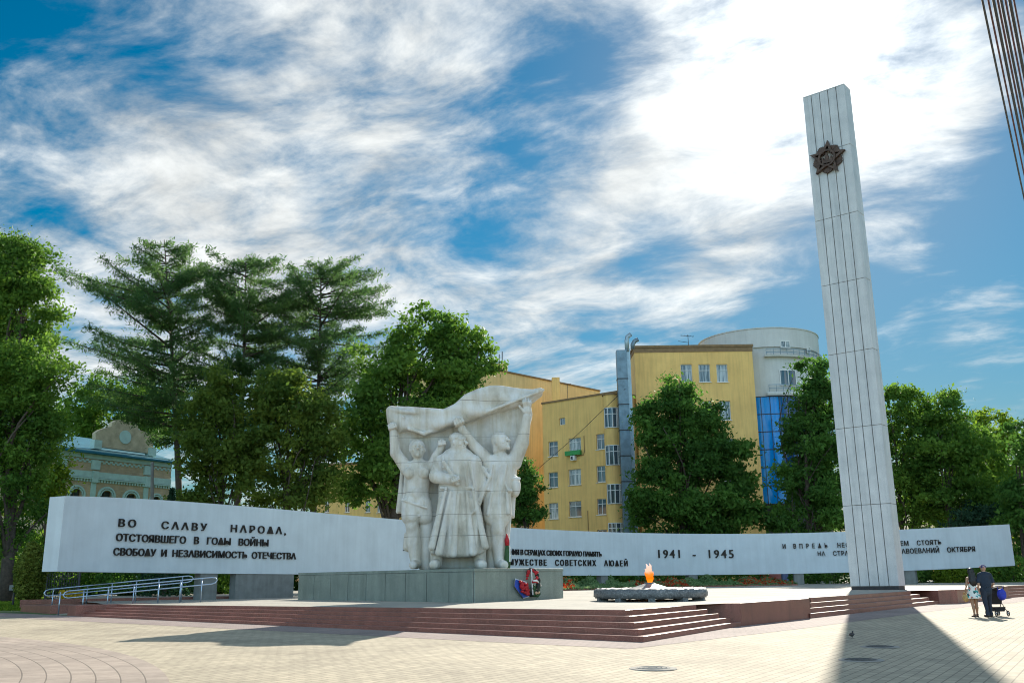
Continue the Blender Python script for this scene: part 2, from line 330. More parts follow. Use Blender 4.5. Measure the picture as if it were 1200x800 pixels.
# ------------------------------------------------------------------ platform with steps
plat = thing('granite_platform', (0, 40, gz(0, 40)), 'wide red granite platform with flights of steps carrying the whole memorial', 'platform')
b0 = [at(88, 721, 36)[:2], at(754, 750, 23)[:2], at(869, 734, 29.2)[:2]]
t0 = [at(126, 705.5, 37.3)[:2], at(733, 712.5, 24.7)[:2], at(816, 709, 28.2)[:2]]
b1 = [at(951, 725.5, 33.5)[:2], at(1100, 706.5, 46)[:2]]
t1 = [at(951, 702.6, 34.9)[:2], at(1067, 691, 45)[:2]]
_d = (b1[1]-b1[0])/np.linalg.norm(b1[1]-b1[0])*.10; b1[0] = b1[0]-_d; t1[0] = t1[0]-_d
def flight(b, t, n, nm='step'):
    for i in range(n):
        k0, k1 = i/(n-1), min((i+1)/(n-1), 1.0)
        P = [b[j]*(1-k0)+t[j]*k0 for j in range(len(b))]
        Q = [b[j]*(1-k1)+t[j]*k1 for j in range(len(b))] if i < n-1 else [P[j]+(t[j]-b[j])*.25 for j in range(len(b))]
        mb = MB(); V = []; m = len(P)
        for j in range(m):
            x, y = P[j]; g0 = gz(*b[j]); g1 = fz(*t[j]); za = g0+(g1-g0)*i/n-(.03 if i else .05); zb = g0+(g1-g0)*(i+1)/n-(.002 if i == n-1 else 0)
            x2, y2 = Q[j]
            V += [(x, y, za), (x, y, zb), (x2, y2, zb), (x2, y2, za)]
        Fc = []
        for j in range(m-1):
            a, c = 4*j, 4*(j+1)
            Fc += [(a, c, c+1, a+1), (a+1, c+1, c+2, a+2), (a+2, c+2, c+3, a+3), (a+3, c+3, c, a)]
        Fc += [(0, 1, 2, 3), tuple(4*(m-1)+q for q in (3, 2, 1, 0))]
        mb.add(V, Fc).build(nm, m_red, plat, bevel=.012)
flight(b0, t0, 5); flight(b1, t1, 4)
b2 = [at(1184, 700, 55)[:2], at(1290, 690, 66)[:2]]; t2 = [at(1184, 685, 56.6)[:2], at(1290, 681, 67.5)[:2]]
_d = (b2[1]-b2[0])/np.linalg.norm(b2[1]-b2[0])*.9; b2[0] = b2[0]-_d; t2[0] = t2[0]-_d
flight(b2, t2, 4)
def block(pts, zt, nm='side_block', back=(0, 2.5), mat=m_red):
    # pts: plan polyline along the front, extruded back
    pts = [np.array(p) for p in pts]; bk = np.array(back)
    for a, c in zip(pts[:-1], pts[1:]):
        B = [a, c, c+bk, a+bk]
        MB().hexa([(p[0], p[1], gz(*p)-.1) for p in B], [(p[0], p[1], zt(*p)) for p in B]).build(nm, mat, plat, bevel=.015)
zt = lambda x, y: fz(x, y)+.004
r1a, r1b = at(869.5, 734, 29.25)[:2], at(951, 726, 33.6)[:2]
L_in = at(812, 709, 29.5)[:2]
block([r1a, r1b], zt, back=tuple((L_in-r1a)*.95))
r2a, r2b, r2c = at(1101, 706.5, 46.1)[:2], at(1123, 706.5, 46.6)[:2], at(1183, 700, 55)[:2]
block([r2a, r2b, r2c], zt, back=(-3.0, 3.5))
# left end: ramp cheek blocks
l2a, l2b = at(78.6, 720.2, 36.6)[:2], at(88.3, 720.8, 36.1)[:2]
zl = lambda x, y: fz(x, y)+.01
block([l2a, l2b], zl, back=(2.2, 1.6))
l1a, l1b = at(24, 713.7, 40.2)[:2], at(59, 717.4, 38.0)[:2]
block([l1a, l1b], lambda x, y: fz(x, y)-.03, back=(.9, .8))
block([l1b, l1b+np.array([.6, .25])], lambda x, y: fz(x, y)-.02, back=(.6, 1.0))
# back kerb of ramp
kb0, kb1 = at(24, 700, 42.5)[:2], at(318, 698, 46.5)[:2]
block([kb0, kb1], lambda x, y: fz(x, y)+.12, nm='back_kerb', back=(-.1, .35))
# ramp slab
ra, rb = at(66, 717.5, 37.2)[:2], at(238, 700.3, 39.4)[:2]
w_ = np.array([-.35, 1.5])
MB().hexa([(p[0], p[1], gz(*p)-.1) for p in (ra, rb, rb+w_, ra+w_)], [(ra[0], ra[1], gz(*ra)+.02), (rb[0], rb[1], fz(*rb)+.006), (*(rb+w_), fz(*rb)+.006), (*(ra+w_), gz(*ra)+.02)]).build('ramp', m_floor, plat)
# floor slab
poly = [t0[0]+(-.1, .05), t0[1]+np.array([0, .05]), t0[2], r1a+(L_in-r1a)*.3+np.array([.02, .05]), r1b+np.array([-.02, .06]), t1[0]+np.array([0, .1]), t1[1]+np.array([0, .1]), r2b+np.array([-.6, .4]), r2c+np.array([-.2, .3]),
        t2[0]+np.array([0, .1]), t2[1]+np.array([0, .1]), (60, 100), (10, 110), (-30, 62), (-22, 47), (-17.5, 40.6)]
V = [(p[0], p[1], fz(*p)) for p in poly]; n = len(V)
MB().add(V, [tuple(range(n))]).build('floor', m_floor, plat)
# pinkish paver band hugging the steps
def offset_poly(P, d):
    P = [np.array(p) for p in P]; out = []
    for i in range(len(P)):
        a = P[max(i-1, 0)]; c = P[min(i+1, len(P)-1)]; t = (c-a)/np.linalg.norm(c-a); nrm = np.array([t[1], -t[0]]); out.append(P[i]+nrm*d)
    return out
inner = [l1a+(-4, 1), l2a, b0[0], b0[1], b0[2], r1b, b1[1], r2b, r2c, b2[1]]
outer = offset_poly(inner, 1.9)
for i in range(len(inner)-1):
    pass
V = []; Fc = []
for p, q in zip(inner, outer):
    V += [(p[0], p[1], gz(*p)+.010), (q[0], q[1], gz(*q)+.010)]
for i in range(len(inner)-1): Fc.append((2*i, 2*i+1, 2*i+3, 2*i+2))
struct(link_mesh('paver_band', np.array(V), Fc, m_band))

# ------------------------------------------------------------------ the long curved wall
uT = np.array([81, 360, 500, 598, 670, 760, 870, 960, 1055, 1187.]); yT = np.array([38, 47.5, 54.5, 61.0, 65, 70, 73.5, 73, 70, 64.5])
_ug = np.linspace(-200, 1500, 681)
_yg = np.interp(_ug, np.r_[-200, uT, 1500], np.r_[28.0, yT, 45.0]); _ker = np.exp(-.5*(np.arange(-60, 61)*2.5/45)**2); _ker /= _ker.sum()
_yg = np.convolve(np.pad(_yg, 60, mode='reflect', reflect_type='odd'), _ker, 'valid')
WY = lambda u: np.interp(u, _ug, _yg)
vt_u = [47, 81, 360, 430, 598, 670, 760, 870, 960, 1055, 1187]; vt_v = [580, 582, 599, 605.5, 617.7, 620.7, 624.4, 626, 624, 619, 614.3]
vb_u = [47, 62, 350, 598, 830, 960, 1058, 1189]; vb_v = [668.3, 669.3, 672.6, 673.4, 673.5, 671.8, 667.3, 662.3]
def smooth_tab(xs, ys, deg):
    c = np.polyfit((np.array(xs)-600)/600, ys, deg); return lambda u: np.polyval(c, (u-600)/600)
VT = smooth_tab(vt_u, vt_v, 4); VB = smooth_tab(vb_u, vb_v, 4)
us = np.linspace(70, 1186.5, 120)
wx = []; 
for u in us:
    Y = WY(u); wx.append((at(u, 640, Y)[0], Y, at(u, VB(u), Y)[2], at(u, VT(u), Y)[2]))
wx = np.array(wx)
tan = np.gradient(wx[:, :2], axis=0); tan /= np.linalg.norm(tan, axis=1)[:, None]; nrm = np.c_[-tan[:, 1], tan[:, 0]]     # pointing back
nrm[-1] = wx[-1, :2]/np.linalg.norm(wx[-1, :2])+np.array([-.06, 0])
print('tan0', tan[0], nrm[0], wx[:3])
arc = np.r_[0, np.cumsum(np.linalg.norm(np.diff(wx[:, :2], axis=0), axis=1))]
print('wall len', arc[-1], 'zb', wx[[0, 60, -1], 2], 'zt', wx[[0, 60, -1], 3], 'ends', wx[0], wx[-1])
wall = thing('memorial_wall', (wx[60, 0], wx[60, 1], fz(*wx[60, :2])), 'long curved pale memorial wall raised on piers and carrying dark inscriptions', 'wall')
WT = .88
V = []; Fc = []
for i in range(len(us)):
    x, y, zb, zt_ = wx[i]; bx_, by_ = wx[i, :2]+nrm[i]*WT
    V += [(x, y, zb), (x, y, zt_), (bx_, by_, zt_), (bx_, by_, zb)]
for i in range(len(us)-1):
    a, c = 4*i, 4*i+4
    Fc += [(a, c, c+1, a+1), (a+1, c+1, c+2, a+2), (a+2, c+2, c+3, a+3), (a+3, c+3, c, a)]
Fc += [(0, 1, 2, 3), tuple(4*(len(us)-1)+q for q in (3, 2, 1, 0))]
MB().add(V, Fc).build('wall_body', m_wall, wall)
V = []; Fc = []
for i in range(len(us)):
    x, y, zb, zt_ = wx[i]; a0 = wx[i, :2]-nrm[i]*.05; a1 = wx[i, :2]+nrm[i]*(WT+.05)
    V += [(*a0, zt_+.002), (*a0, zt_+.09), (*a1, zt_+.09), (*a1, zt_+.002)]
MB().add(V, Fc).build('coping', m_cap, wall)
def wpos(u): return np.interp(u, us, wx[:, 0]), np.interp(u, us, wx[:, 1])
def warc(u): return np.interp(u, us, arc)
def cap_h():
    return 0.73
def text_mesh(body, spacing=1.0, ext=.02, off=.0):
    cu = bpy.data.curves.new('lettering', 'FONT'); cu.body = body; cu.size = 1; cu.space_character = spacing; cu.extrude = ext; cu.offset = off; cu.resolution_u = 3
    o = bpy.data.objects.new('lettering', cu); COL.objects.link(o); dg = bpy.context.evaluated_depsgraph_get(); dg.update()
    me = bpy.data.meshes.new_from_object(o.evaluated_get(dg)); bpy.data.objects.remove(o); bpy.data.curves.remove(cu)
    V = np.array([v.co[:] for v in me.vertices]); Fc = [tuple(p.vertices) for p in me.polygons]; bpy.data.meshes.remove(me); return V, Fc
_hv = text_mesh('Н')[0]; CAPH = _hv[:, 1].max()
def wall_text(body, u0, t0_, b0_, u1, t1_, b1_, spacing=1.0, off=.006):
    V, Fc = text_mesh(body, spacing, .02, off)
    xm, xM = V[:, 0].min(), V[:, 0].max(); fr = (V[:, 0]-xm)/(xM-xm)
    s0, s1 = warc(u0), warc(u1); s = s0+(s1-s0)*fr; k = V[:, 1]/CAPH
    X = np.interp(s, arc, wx[:, 0]); Y = np.interp(s, arc, wx[:, 1]); nx_ = np.interp(s, arc, nrm[:, 0]); ny_ = np.interp(s, arc, nrm[:, 1])
    zt0, zb0 = at(u0, t0_, WY(u0))[2], at(u0, b0_, WY(u0))[2]; zt1, zb1 = at(u1, t1_, WY(u1))[2], at(u1, b1_, WY(u1))[2]
    zb = zb0+(zb1-zb0)*fr; zt_ = zt0+(zt1-zt0)*fr; Z = zb+(zt_-zb)*k
    dep = .05-(V[:, 2]+.02)/.04*.0+np.where(V[:, 2] > 0, .035, -.04)
    P = np.c_[X-nx_*dep, Y-ny_*dep, Z]
    link_mesh('lettering', P, Fc, m_letter, wall)
wall_text('ВО    СΛΛВУ    НΛРОΔΛ,', 136, 607.6, 616.6, 333.5, 617.4, 625.8, 1.45)
wall_text('ОТСТОЯВШЕГО   В   ГОΔЫ   ВОЙНЫ', 134.5, 624.6, 633.4, 313.5, 631.8, 639.8, 1.0)
wall_text('СВОБОΔУ  И  НЕЗΛВИСИМОСТЬ  ОТЕЧЕСТВΛ', 133, 641.4, 650.2, 346.5, 647.6, 655.0, 1.0)
wall_text('ХРΛНЯТ', 472, 638, 644.5, 512, 640.5, 647, 1.0)
wall_text('ЕНИЯ В СЕРΔЦΛХ СВОИХ ГОРΔУЮ ПΛМЯТЬ', 594, 642.8, 649.3, 704, 646.0, 651.8, .95)
wall_text('О  МУЖЕСТВЕ   СОВЕТСКИХ   ΛЮΔЕЙ', 584, 654.3, 661.6, 734, 656.2, 663.0, 1.35)
wall_text('1941  -  1945', 770.7, 643.3, 653.3, 858.7, 643.3, 653.3, 1.3)
wall_text('И   В П Р Е Δ Ь    НЕСО', 917, 637, 642.4, 1001, 635.0, 640.6, 1.25)
wall_text('БУΔЕМ    СТОЯТЬ', 1042, 634, 639.5, 1103.7, 631.8, 637.4, 1.1)
wall_text('НΛ    СТРΛЖЕ', 957.5, 645.6, 650.8, 1004, 644.6, 650.2, 1.1)
wall_text('ЗΛВОЕВΛНИЙ    ОКТЯБРЯ', 1052, 642.6, 648.4, 1142.5, 639.7, 645.6, 1.05)
for (ua, ub) in ((237, 257), (283, 350), (803, 813), (926, 938), (1046, 1073), (700, 708)):
    um = (ua+ub)/2; i = int(np.argmin(abs(us-um))); c = wx[i, :2]+nrm[i]*.3
    wd = warc(ub)-warc(ua); zf0 = fz(*c)-.05
    MB().box((c[0], c[1], zf0), wd, .5, wx[i, 2]-zf0+.03, math.atan2(tan[i, 1], tan[i, 0])).build('pier', m_pier, wall, bevel=.02)

# ------------------------------------------------------------------ obelisk
ob_a = math.radians(40.0); OD = np.array([math.cos(ob_a), -math.sin(ob_a)]); ON = np.array([-math.sin(ob_a), -math.cos(ob_a)])   # along the face, out of the face
cornr = at(1053.5, 686, 48.0); OW, OT = 2.42, 0.95
cR = cornr[:2]; cL = cR-OD*OW
zb_o = fz(*cR); zt_o = at(984, 99, 48.0)[2]
m_obel, t_, b_, o_ = newmat('pale_marble_cladding')
f = tnoise(t_, 1.2, 8, .6); sp_ = tnoise(t_, 60, 2, .6); col = ramp(t_, f, [(.3, (.55, .575, .59)), (.7, (.68, .70, .71))])
col = mixrgb(t_, 1.0, col, ramp(t_, sp_, [(.35, (.82, .83, .85)), (.65, (1.08, 1.08, 1.08))]), 'MULTIPLY')
col = mixrgb(t_, 1.0, col, ramp(t_, tnoise(t_, 1.0, 6, .6, stretch=(4, 4, .12)), [(.45, (1, 1, 1)), (.8, (.74, .75, .76))]), 'MULTIPLY')
t_.links.new(col, b_.inputs['Base Color']); b_.inputs['Roughness'].default_value = .45
m_groove = simple('groove_stone', (.24, .235, .22), .9, .2, 3)
obel = thing('obelisk', (cR[0], cR[1]+.8, zb_o), 'tall pale stone obelisk with dark vertical grooves and a bronze star near its top', 'obelisk')
oc = (cL+cR)/2-ON*OT/2
rz_o = math.atan2(OD[1], OD[0])
MB().box((oc[0], oc[1], zb_o-.1), OW-.12, OT-.12, zt_o-zb_o+.04, rz_o).build('core', m_groove, obel)
MB().box((oc[0], oc[1], zb_o-.05), OW-.05, OT-.03, .22, rz_o).build('plinth', m_darkmetal, obel)
zs = [zb_o+.17]; 
for v in (590.5, 499, 411, 329, 252, 174): 
    zs.append(at(1035-(590.5-v)*.115, v, 48.6)[2])
zs.append(zt_o)
mb = MB(); npan = 5; g = .02
for zi in range(len(zs)-1):
    z0, z1 = zs[zi]+.012, zs[zi+1]-.012
    for k in range(npan):
        a, c = cL+OD*(OW*k/npan+g), cL+OD*(OW*(k+1)/npan-g)
        if k == 0: a = cL
        if k == npan-1: c = cR
        bk = -ON*.10
        mb.hexa([(*a, z0), (*c, z0), (*(c+bk), z0), (*(a+bk), z0)], [(*a, z1), (*c, z1), (*(c+bk), z1), (*(a+bk), z1)])
    for (p, q, inn) in ((cR, cR-ON*OT, -OD*.07), (cL-ON*OT, cL, OD*.07)):
        p2, q2 = (p-ON*.104, q) if p is cR else (p, q-ON*.104)
        p2 = np.array(p2); q2 = np.array(q2)
        mb.hexa([(*p2, z0), (*q2, z0), (*(q2+inn), z0), (*(p2+inn), z0)], [(*p2, z1), (*q2, z1), (*(q2+inn), z1), (*(p2+inn), z1)])
    a, c = cL-ON*(OT-.06)+OD*.08, cR-ON*(OT-.06)-OD*.08; bk = -ON*.06
    mb.hexa([(*a, z0), (*c, z0), (*(c+bk), z0), (*(a+bk), z0)], [(*a, z1), (*c, z1), (*(c+bk), z1), (*(a+bk), z1)])
mb.build('cladding', m_obel, obel, bevel=.008)
MB().box((oc[0], oc[1], zt_o+.002), OW, OT, .06, rz_o).build('capstone', m_obel, obel, bevel=.01)
# star emblem on the face
m_bronze = simple('brown_bronze', (.10, .062, .045), .42, .35, 4, metal=.7)
m_bronzed = simple('pale_bronze', (.34, .30, .26), .5, .2, 6, metal=.3)
ec = at(969.5, 188, 49.0); es = (ec[:2]-cL)@OD; eo = cL+OD*(OW*.46)
def EM(a, z, n): q = eo+OD*a+ON*n; return (q[0], q[1], ec[2]+z)
R = 1.05; 
def star_pts(R, r, ph=0.0, n=5):
    return [((R if k % 2 == 0 else r)*math.sin(ph+k*math.pi/n), (R if k % 2 == 0 else r)*math.cos(ph+k*math.pi/n)) for k in range(2*n)]
mb = MB(); O = star_pts(R, R*.46, .12); I = star_pts(R*.72, R*.33, .12)
for k in range(10):
    k2 = (k+1) % 10; q = [O[k], O[k2], I[k2], I[k]]
    mb.prism([EM(a, z, .02) for a, z in q], np.r_[ON*.22, 0])
embl = mb.build('star_emblem', m_bronze, obel)
mb = MB(); I2 = star_pts(R*.66, R*.30, .12)
for k in range(10):
    mb.add([EM(*I2[k], .06), EM(*I2[(k+1) % 10], .06), EM(0, 0, .16)], [(0, 1, 2)])
mb.build('star_field', m_bronzed, embl)
mb = MB()
for s_ in range(5):
    for j in range(-3, 4):
        q = .12+math.pi/5+s_*2*math.pi/5+j*.115; L = R*(.80-.03*abs(j)); w0 = .035
        d = np.array([math.sin(q), math.cos(q)]); e = np.array([d[1], -d[0]])
        pts = [d*R*.3-e*w0, d*L-e*w0*1.3, d*(L+.05), d*L+e*w0*1.3, d*R*.3+e*w0]
        mb.prism([EM(p[0], p[1], .02+.012*(j % 2)) for p in pts], np.r_[ON*.1, 0])
mb.build('rays', m_bronze, embl)
mb = MB(); n = 28
for k in range(n):
    q0, q1 = 2*math.pi*k/n, 2*math.pi*(k+1)/n
    mb.prism([EM(r*math.sin(q), r*math.cos(q), .16) for r, q in ((.50, q0), (.50, q1), (.40, q1), (.40, q0))], np.r_[ON*.12, 0])
mb.build('medallion_ring', m_bronze, embl)
mb = MB()
for x0, x1, z0, z1 in ((-.3, .3, -.3, -.12), (-.12, .1, -.12, .12), (-.07, .05, .12, .24), (-.28, -.2, -.12, .05), (.2, .28, -.12, .05)):
    mb.prism([EM(x0, z0, .14), EM(x1, z0, .14), EM(x1, z1, .14), EM(x0, z1, .14)], np.r_[ON*.1, 0])
mb.prism([EM(-.06, .24, .14), EM(.04, .24, .14), EM(-.01, .36, .14)], np.r_[ON*.1, 0])
mb.build('tower_relief', m_bronze, embl)

# ------------------------------------------------------------------ statue pedestal
PC, PR_, PL = at(555, 702, 33.5)[:2], at(659, 699, 38.6)[:2], at(350, 699, 42.0)[:2]
PB = PL+(PR_-PC); ztp = at(555, 665.5, 33.5)[2]
ped = thing('statue_pedestal', (PC[0], PC[1]+4, fz(PC[0], PC[1]+4)), 'low green grey granite pedestal under the stone sculpture group', 'pedestal')
pol = [PL, PC, PR_, PB]
MB().hexa([(p[0], p[1], fz(*p)-.06) for p in pol], [(p[0], p[1], ztp-.11) for p in pol]).build('core', m_pier, ped)
mb = MB()
def slabs(a, c, n):
    d = (c-a); nn = np.array([d[1], -d[0]])/np.linalg.norm(d)
    for k in range(n):
        p, q = a+d*(k/n+.0012), a+d*((k+1)/n-.0012)
        z0 = [fz(*p)-.02, fz(*q)-.02]; o = nn*.05
        mb.hexa([(*(p+o), z0[0]), (*(q+o), z0[1]), (*(q+nn*.002), z0[1]), (*(p+nn*.002), z0[0])], [(*(p+o), ztp-.12), (*(q+o), ztp-.12), (*(q+nn*.002), ztp-.12), (*(p+nn*.002), ztp-.12)])
slabs(PL, PC, 9); slabs(PC, PR_, 3); slabs(PR_, PB, 4)
mb.build('facing_slabs', m_ped, ped, bevel=.006)
cen = (PC+PB)/2
big = [p+(p-cen)*.012 for p in pol]
MB().hexa([(*p, ztp-.11) for p in big], [(*p, ztp) for p in big]).build('top_slab', m_ped, ped, bevel=.012)

# ------------------------------------------------------------------ signed-distance sculpting
class SDF:
    def __init__(s, lo, hi, h):
        s.lo = np.array(lo, float); s.h = h; s.n = np.ceil((np.array(hi)-s.lo)/h).astype(int)+1
        s.F = np.full(s.n, .6, np.float32)
    def _win(s, lo, hi, m):
        a = np.clip(np.floor((np.array(lo)-m-s.lo)/s.h).astype(int), 0, s.n-1); b = np.clip(np.ceil((np.array(hi)+m-s.lo)/s.h).astype(int)+1, 1, s.n)
        ax = [np.arange(a[i], b[i])*s.h+s.lo[i] for i in range(3)]
        sl = tuple(slice(a[i], b[i]) for i in range(3)); return sl, np.meshgrid(*ax, indexing='ij', sparse=True)
    KS = 1.0
    def _mix(s, sl, d, k, sub=False):
        k = k*SDF.KS
        d = d.astype(np.float32); A = s.F[sl]
        if sub:
            if k: h = np.clip(.5-.5*(A+d)/k, 0, 1); s.F[sl] = A*(1-h)+(-d)*h+k*h*(1-h)
            else: s.F[sl] = np.maximum(A, -d)
        else:
            h = np.clip(.5+.5*(d-A)/k, 0, 1); s.F[sl] = d*(1-h)+A*h-k*h*(1-h)
    def cap(s, a, b, ra, rb=None, k=.05, flat=None, sub=False):
        a = np.array(a, float); b = np.array(b, float); rb = ra if rb is None else rb; R = max(ra, rb)
        sl, (X, Y, Z) = s._win(np.minimum(a, b)-R, np.maximum(a, b)+R, k*2+.1)
        ab = b-a; L = ab@ab+1e-9
        t = np.clip(((X-a[0])*ab[0]+(Y-a[1])*ab[1]+(Z-a[2])*ab[2])/L, 0, 1)
        fy = 1.0 if flat is None else 1/flat
        d = np.sqrt((X-a[0]-t*ab[0])**2+((Y-a[1]-t*ab[1])*fy)**2+(Z-a[2]-t*ab[2])**2)-(ra+(rb-ra)*t)
        if flat is not None: d = d*min(1, flat)
        s._mix(sl, d, k, sub)
    def ell(s, c, r, k=.05, sub=False):
        c = np.array(c, float); r = np.array(r, float)
        sl, (X, Y, Z) = s._win(c-r, c+r, k*2+.1)
        x, y, z = X-c[0], Y-c[1], Z-c[2]
        k0 = np.sqrt((x/r[0])**2+(y/r[1])**2+(z/r[2])**2); k1 = np.sqrt((x/r[0]**2)**2+(y/r[1]**2)**2+(z/r[2]**2)**2)+1e-6
        s._mix(sl, k0*(k0-1)/k1, k, sub)
    def poly(s, P, y0, y1, k=.05, wave=None, r=.06):       # prism in XZ between depths y0..y1, rounded
        y0 += YS; y1 += YS; P = np.array(P); lo = [P[:, 0].min(), min(y0, y1)-.3, P[:, 1].min()]; hi = [P[:, 0].max(), max(y0, y1)+.3, P[:, 1].max()]
        sl, (X, Y, Z) = s._win(lo, hi, k*2+.15)
        X2 = X[:, 0, :]; Z2 = Z[:, 0, :]; X2, Z2 = np.broadcast_arrays(X2, Z2)
        d2 = np.full(X2.shape, 1e9); ins = np.zeros(X2.shape, bool); n = len(P)
        for i in range(n):
            a, b = P[i], P[(i+1) % n]; e = b-a; t = np.clip(((X2-a[0])*e[0]+(Z2-a[1])*e[1])/(e@e+1e-9), 0, 1)
            d2 = np.minimum(d2, (X2-a[0]-t*e[0])**2+(Z2-a[1]-t*e[1])**2)
            c = ((a[1] > Z2) != (b[1] > Z2)) & (X2 < (b[0]-a[0])*(Z2-a[1])/(b[1]-a[1]+1e-12)+a[0]); ins ^= c
        dd = np.sqrt(d2); dd = np.where(ins, -dd, dd)[:, None, :]
        yy = Y
        yc = (y0+y1)/2; hy = abs(y1-y0)/2
        off = 0 if wave is None else wave(X2, Z2)[:, None, :]
        q = np.abs(yy-yc-off)-hy
        d = np.minimum(np.maximum(dd+r, q+r), 0)+np.sqrt(np.maximum(dd+r, 0)**2+np.maximum(q+r, 0)**2)-r
        s._mix(sl, d, k)
    def mesh(s, name, mat, parent=None, sm=0):
        F = s.F.copy()
        for _ in range(sm):
            for ax in range(3):
                F[(slice(None),)*ax+(slice(1, -1),)] = .25*F[(slice(None),)*ax+(slice(0, -2),)]+.5*F[(slice(None),)*ax+(slice(1, -1),)]+.25*F[(slice(None),)*ax+(slice(2, None),)]
        g = openvdb.FloatGrid(.6); g.copyFromArray(np.ascontiguousarray(F)); pts, quads = g.convertToQuads(0.0)
        return link_mesh(name, pts*s.h+s.lo, quads[:, ::-1].tolist(), mat, parent, smooth=True)

# ------------------------------------------------------------------ stone sculpture
YS = 37.0
def SP(u, v, dy=0.0): p = at(u, v, YS); return np.array([p[0], p[1]+dy, p[2]])
PXM = YS/1165.0
m_stone, t_, b_, o_ = newmat('carved_pale_stone')
f = tnoise(t_, 1.6, 8, .62); col = ramp(t_, f, [(.28, (.54, .53, .50)), (.55, (.70, .69, .66)), (.75, (.76, .75, .72))])
st = tnoise(t_, 1.0, 7, .65, stretch=(2.6, 2.6, .35), dist=.4); col = mixrgb(t_, 1.0, col, ramp(t_, st, [(.42, (1, 1, 1)), (.54, (.90, .87, .80)), (.74, (.60, .56, .48))]), 'MULTIPLY')
geo = t_.nodes.new('ShaderNodeNewGeometry'); sx = t_.nodes.new('ShaderNodeSeparateXYZ'); t_.links.new(geo.outputs['Position'], sx.inputs[0])
def band_lines(levels, sock, w):
    acc = None
    for z in levels:
        a = t_.nodes.new('ShaderNodeMath'); a.operation = 'COMPARE'; a.inputs[1].default_value = z; a.inputs[2].default_value = w; t_.links.new(sock, a.inputs[0])
        if acc is None: acc = a.outputs[0]
        else:
            m_ = t_.nodes.new('ShaderNodeMath'); m_.operation = 'MAXIMUM'; t_.links.new(acc, m_.inputs[0]); t_.links.new(a.outputs[0], m_.inputs[1]); acc = m_.outputs[0]
    return acc
jl = band_lines([SP(545, v)[2] for v in (474, 513, 544, 578, 605, 629)], sx.outputs[2], .012)
jf = t_.nodes.new('ShaderNodeMath'); jf.operation = 'MULTIPLY'; t_.links.new(jl, jf.inputs[0]); t_.links.new(ramp(t_, tnoise(t_, .8, 3), [(.35, (.2, .2, .2)), (.6, (.8, .8, .8))]), jf.inputs[1])
col = mixrgb(t_, jf.outputs[0], col, (.22, .20, .17))
t_.links.new(col, b_.inputs['Base Color']); b_.inputs['Roughness'].default_value = .8
tbump(t_, b_, tnoise(t_, 9, 9, .7), .45, .03)
base = SP(540, 665)
scl = thing('stone_sculpture', (base[0], base[1], ztp), 'pale carved stone group of three figures raising a banner on the granite pedestal', 'sculpture')
VX = .027
lo_, hi_ = SP(448, 670, -1.8), SP(642, 446, 1.6)
def newsdf(u0, v0, u1, v1, d0=-1.8, d1=1.5, h=VX):
    a = SP(u0, v0, d0); b = SP(u1, v1, d1); return SDF(a, b, h)
RS = 1.0
r_ = lambda px_: px_*PXM*RS
# banner
G = newsdf(446, 612, 644, 444, -1.2, 1.4)
def XZ(L): return [(SP(u, v)[0], SP(u, v)[2]) for u, v in L]
bann = XZ([(456, 483), (459, 479.5), (466, 478), (480, 478), (502, 481), (521, 483), (534, 477), (546, 467), (561, 458.5), (575, 455), (589, 454.6), (606, 456.5), (624, 459), (634, 458), (636, 463), (622, 473), (600, 480), (574, 488), (549, 497), (530, 502), (515, 508), (499, 512.5), (481, 506), (470, 508), (460, 505), (456.5, 496)])
x0b = SP(456, 480)[0]; x1b = SP(636, 480)[0]
def wavef(X, Z): q = (X-x0b)/(x1b-x0b); return .20*np.sin(q*9.0+.5)+.07*np.sin(q*23+Z*3)+.04*np.sin(Z*9+q*8)
G.poly(bann, -.80, .30, .05, wavef, .2)
back = XZ([(470, 500), (600, 480), (622, 474), (624, 486), (617, 514), (606, 540), (603, 606), (478, 606), (472, 545), (464, 536), (463, 510)])
G.poly(back, -.26, .75, .05, lambda X, Z: .05*np.sin(X*5+Z*2), .15)
# rolled left corner, folds, pole
G.cap(SP(460, 484, -.55), SP(462, 503, -.50), r_(5.5), r_(4.5), .12)
G.cap(SP(462, 484, -.62), SP(500, 487, -.52), r_(3.2), r_(1.6), .08)
G.cap(SP(474, 492, -.66), SP(470, 507, -.45), r_(2.6), r_(2), .08)
G.cap(SP(481, 505, -.62), SP(499, 511, -.68), r_(2.0), r_(2.2), .06); G.cap(SP(499, 511, -.68), SP(522, 503, -.6), r_(2.2), r_(1.6), .06)
G.cap(SP(636, 461, -.72), SP(545, 496.5, -.78), r_(2.0), r_(2.0), .025)
G.cap(SP(545, 468, -.5), SP(600, 474, -.6), r_(1.5), r_(1.0), .12); G.cap(SP(530, 486, -.55), SP(548, 474, -.58), r_(2.0), r_(1.2), .1)
G.cap(SP(534, 485, -.5), SP(520, 497, -.6), r_(2), r_(1.4), .09)
for (a, c) in (((486, 514), (500, 526)), ((560, 506), (575, 500)), ((566, 514), (584, 506))):
    G.cap(SP(*a, -.05), SP(*c, -.05), r_(2.2), r_(1.2), .1)
G.mesh('stone_banner', m_stone, scl, 1)
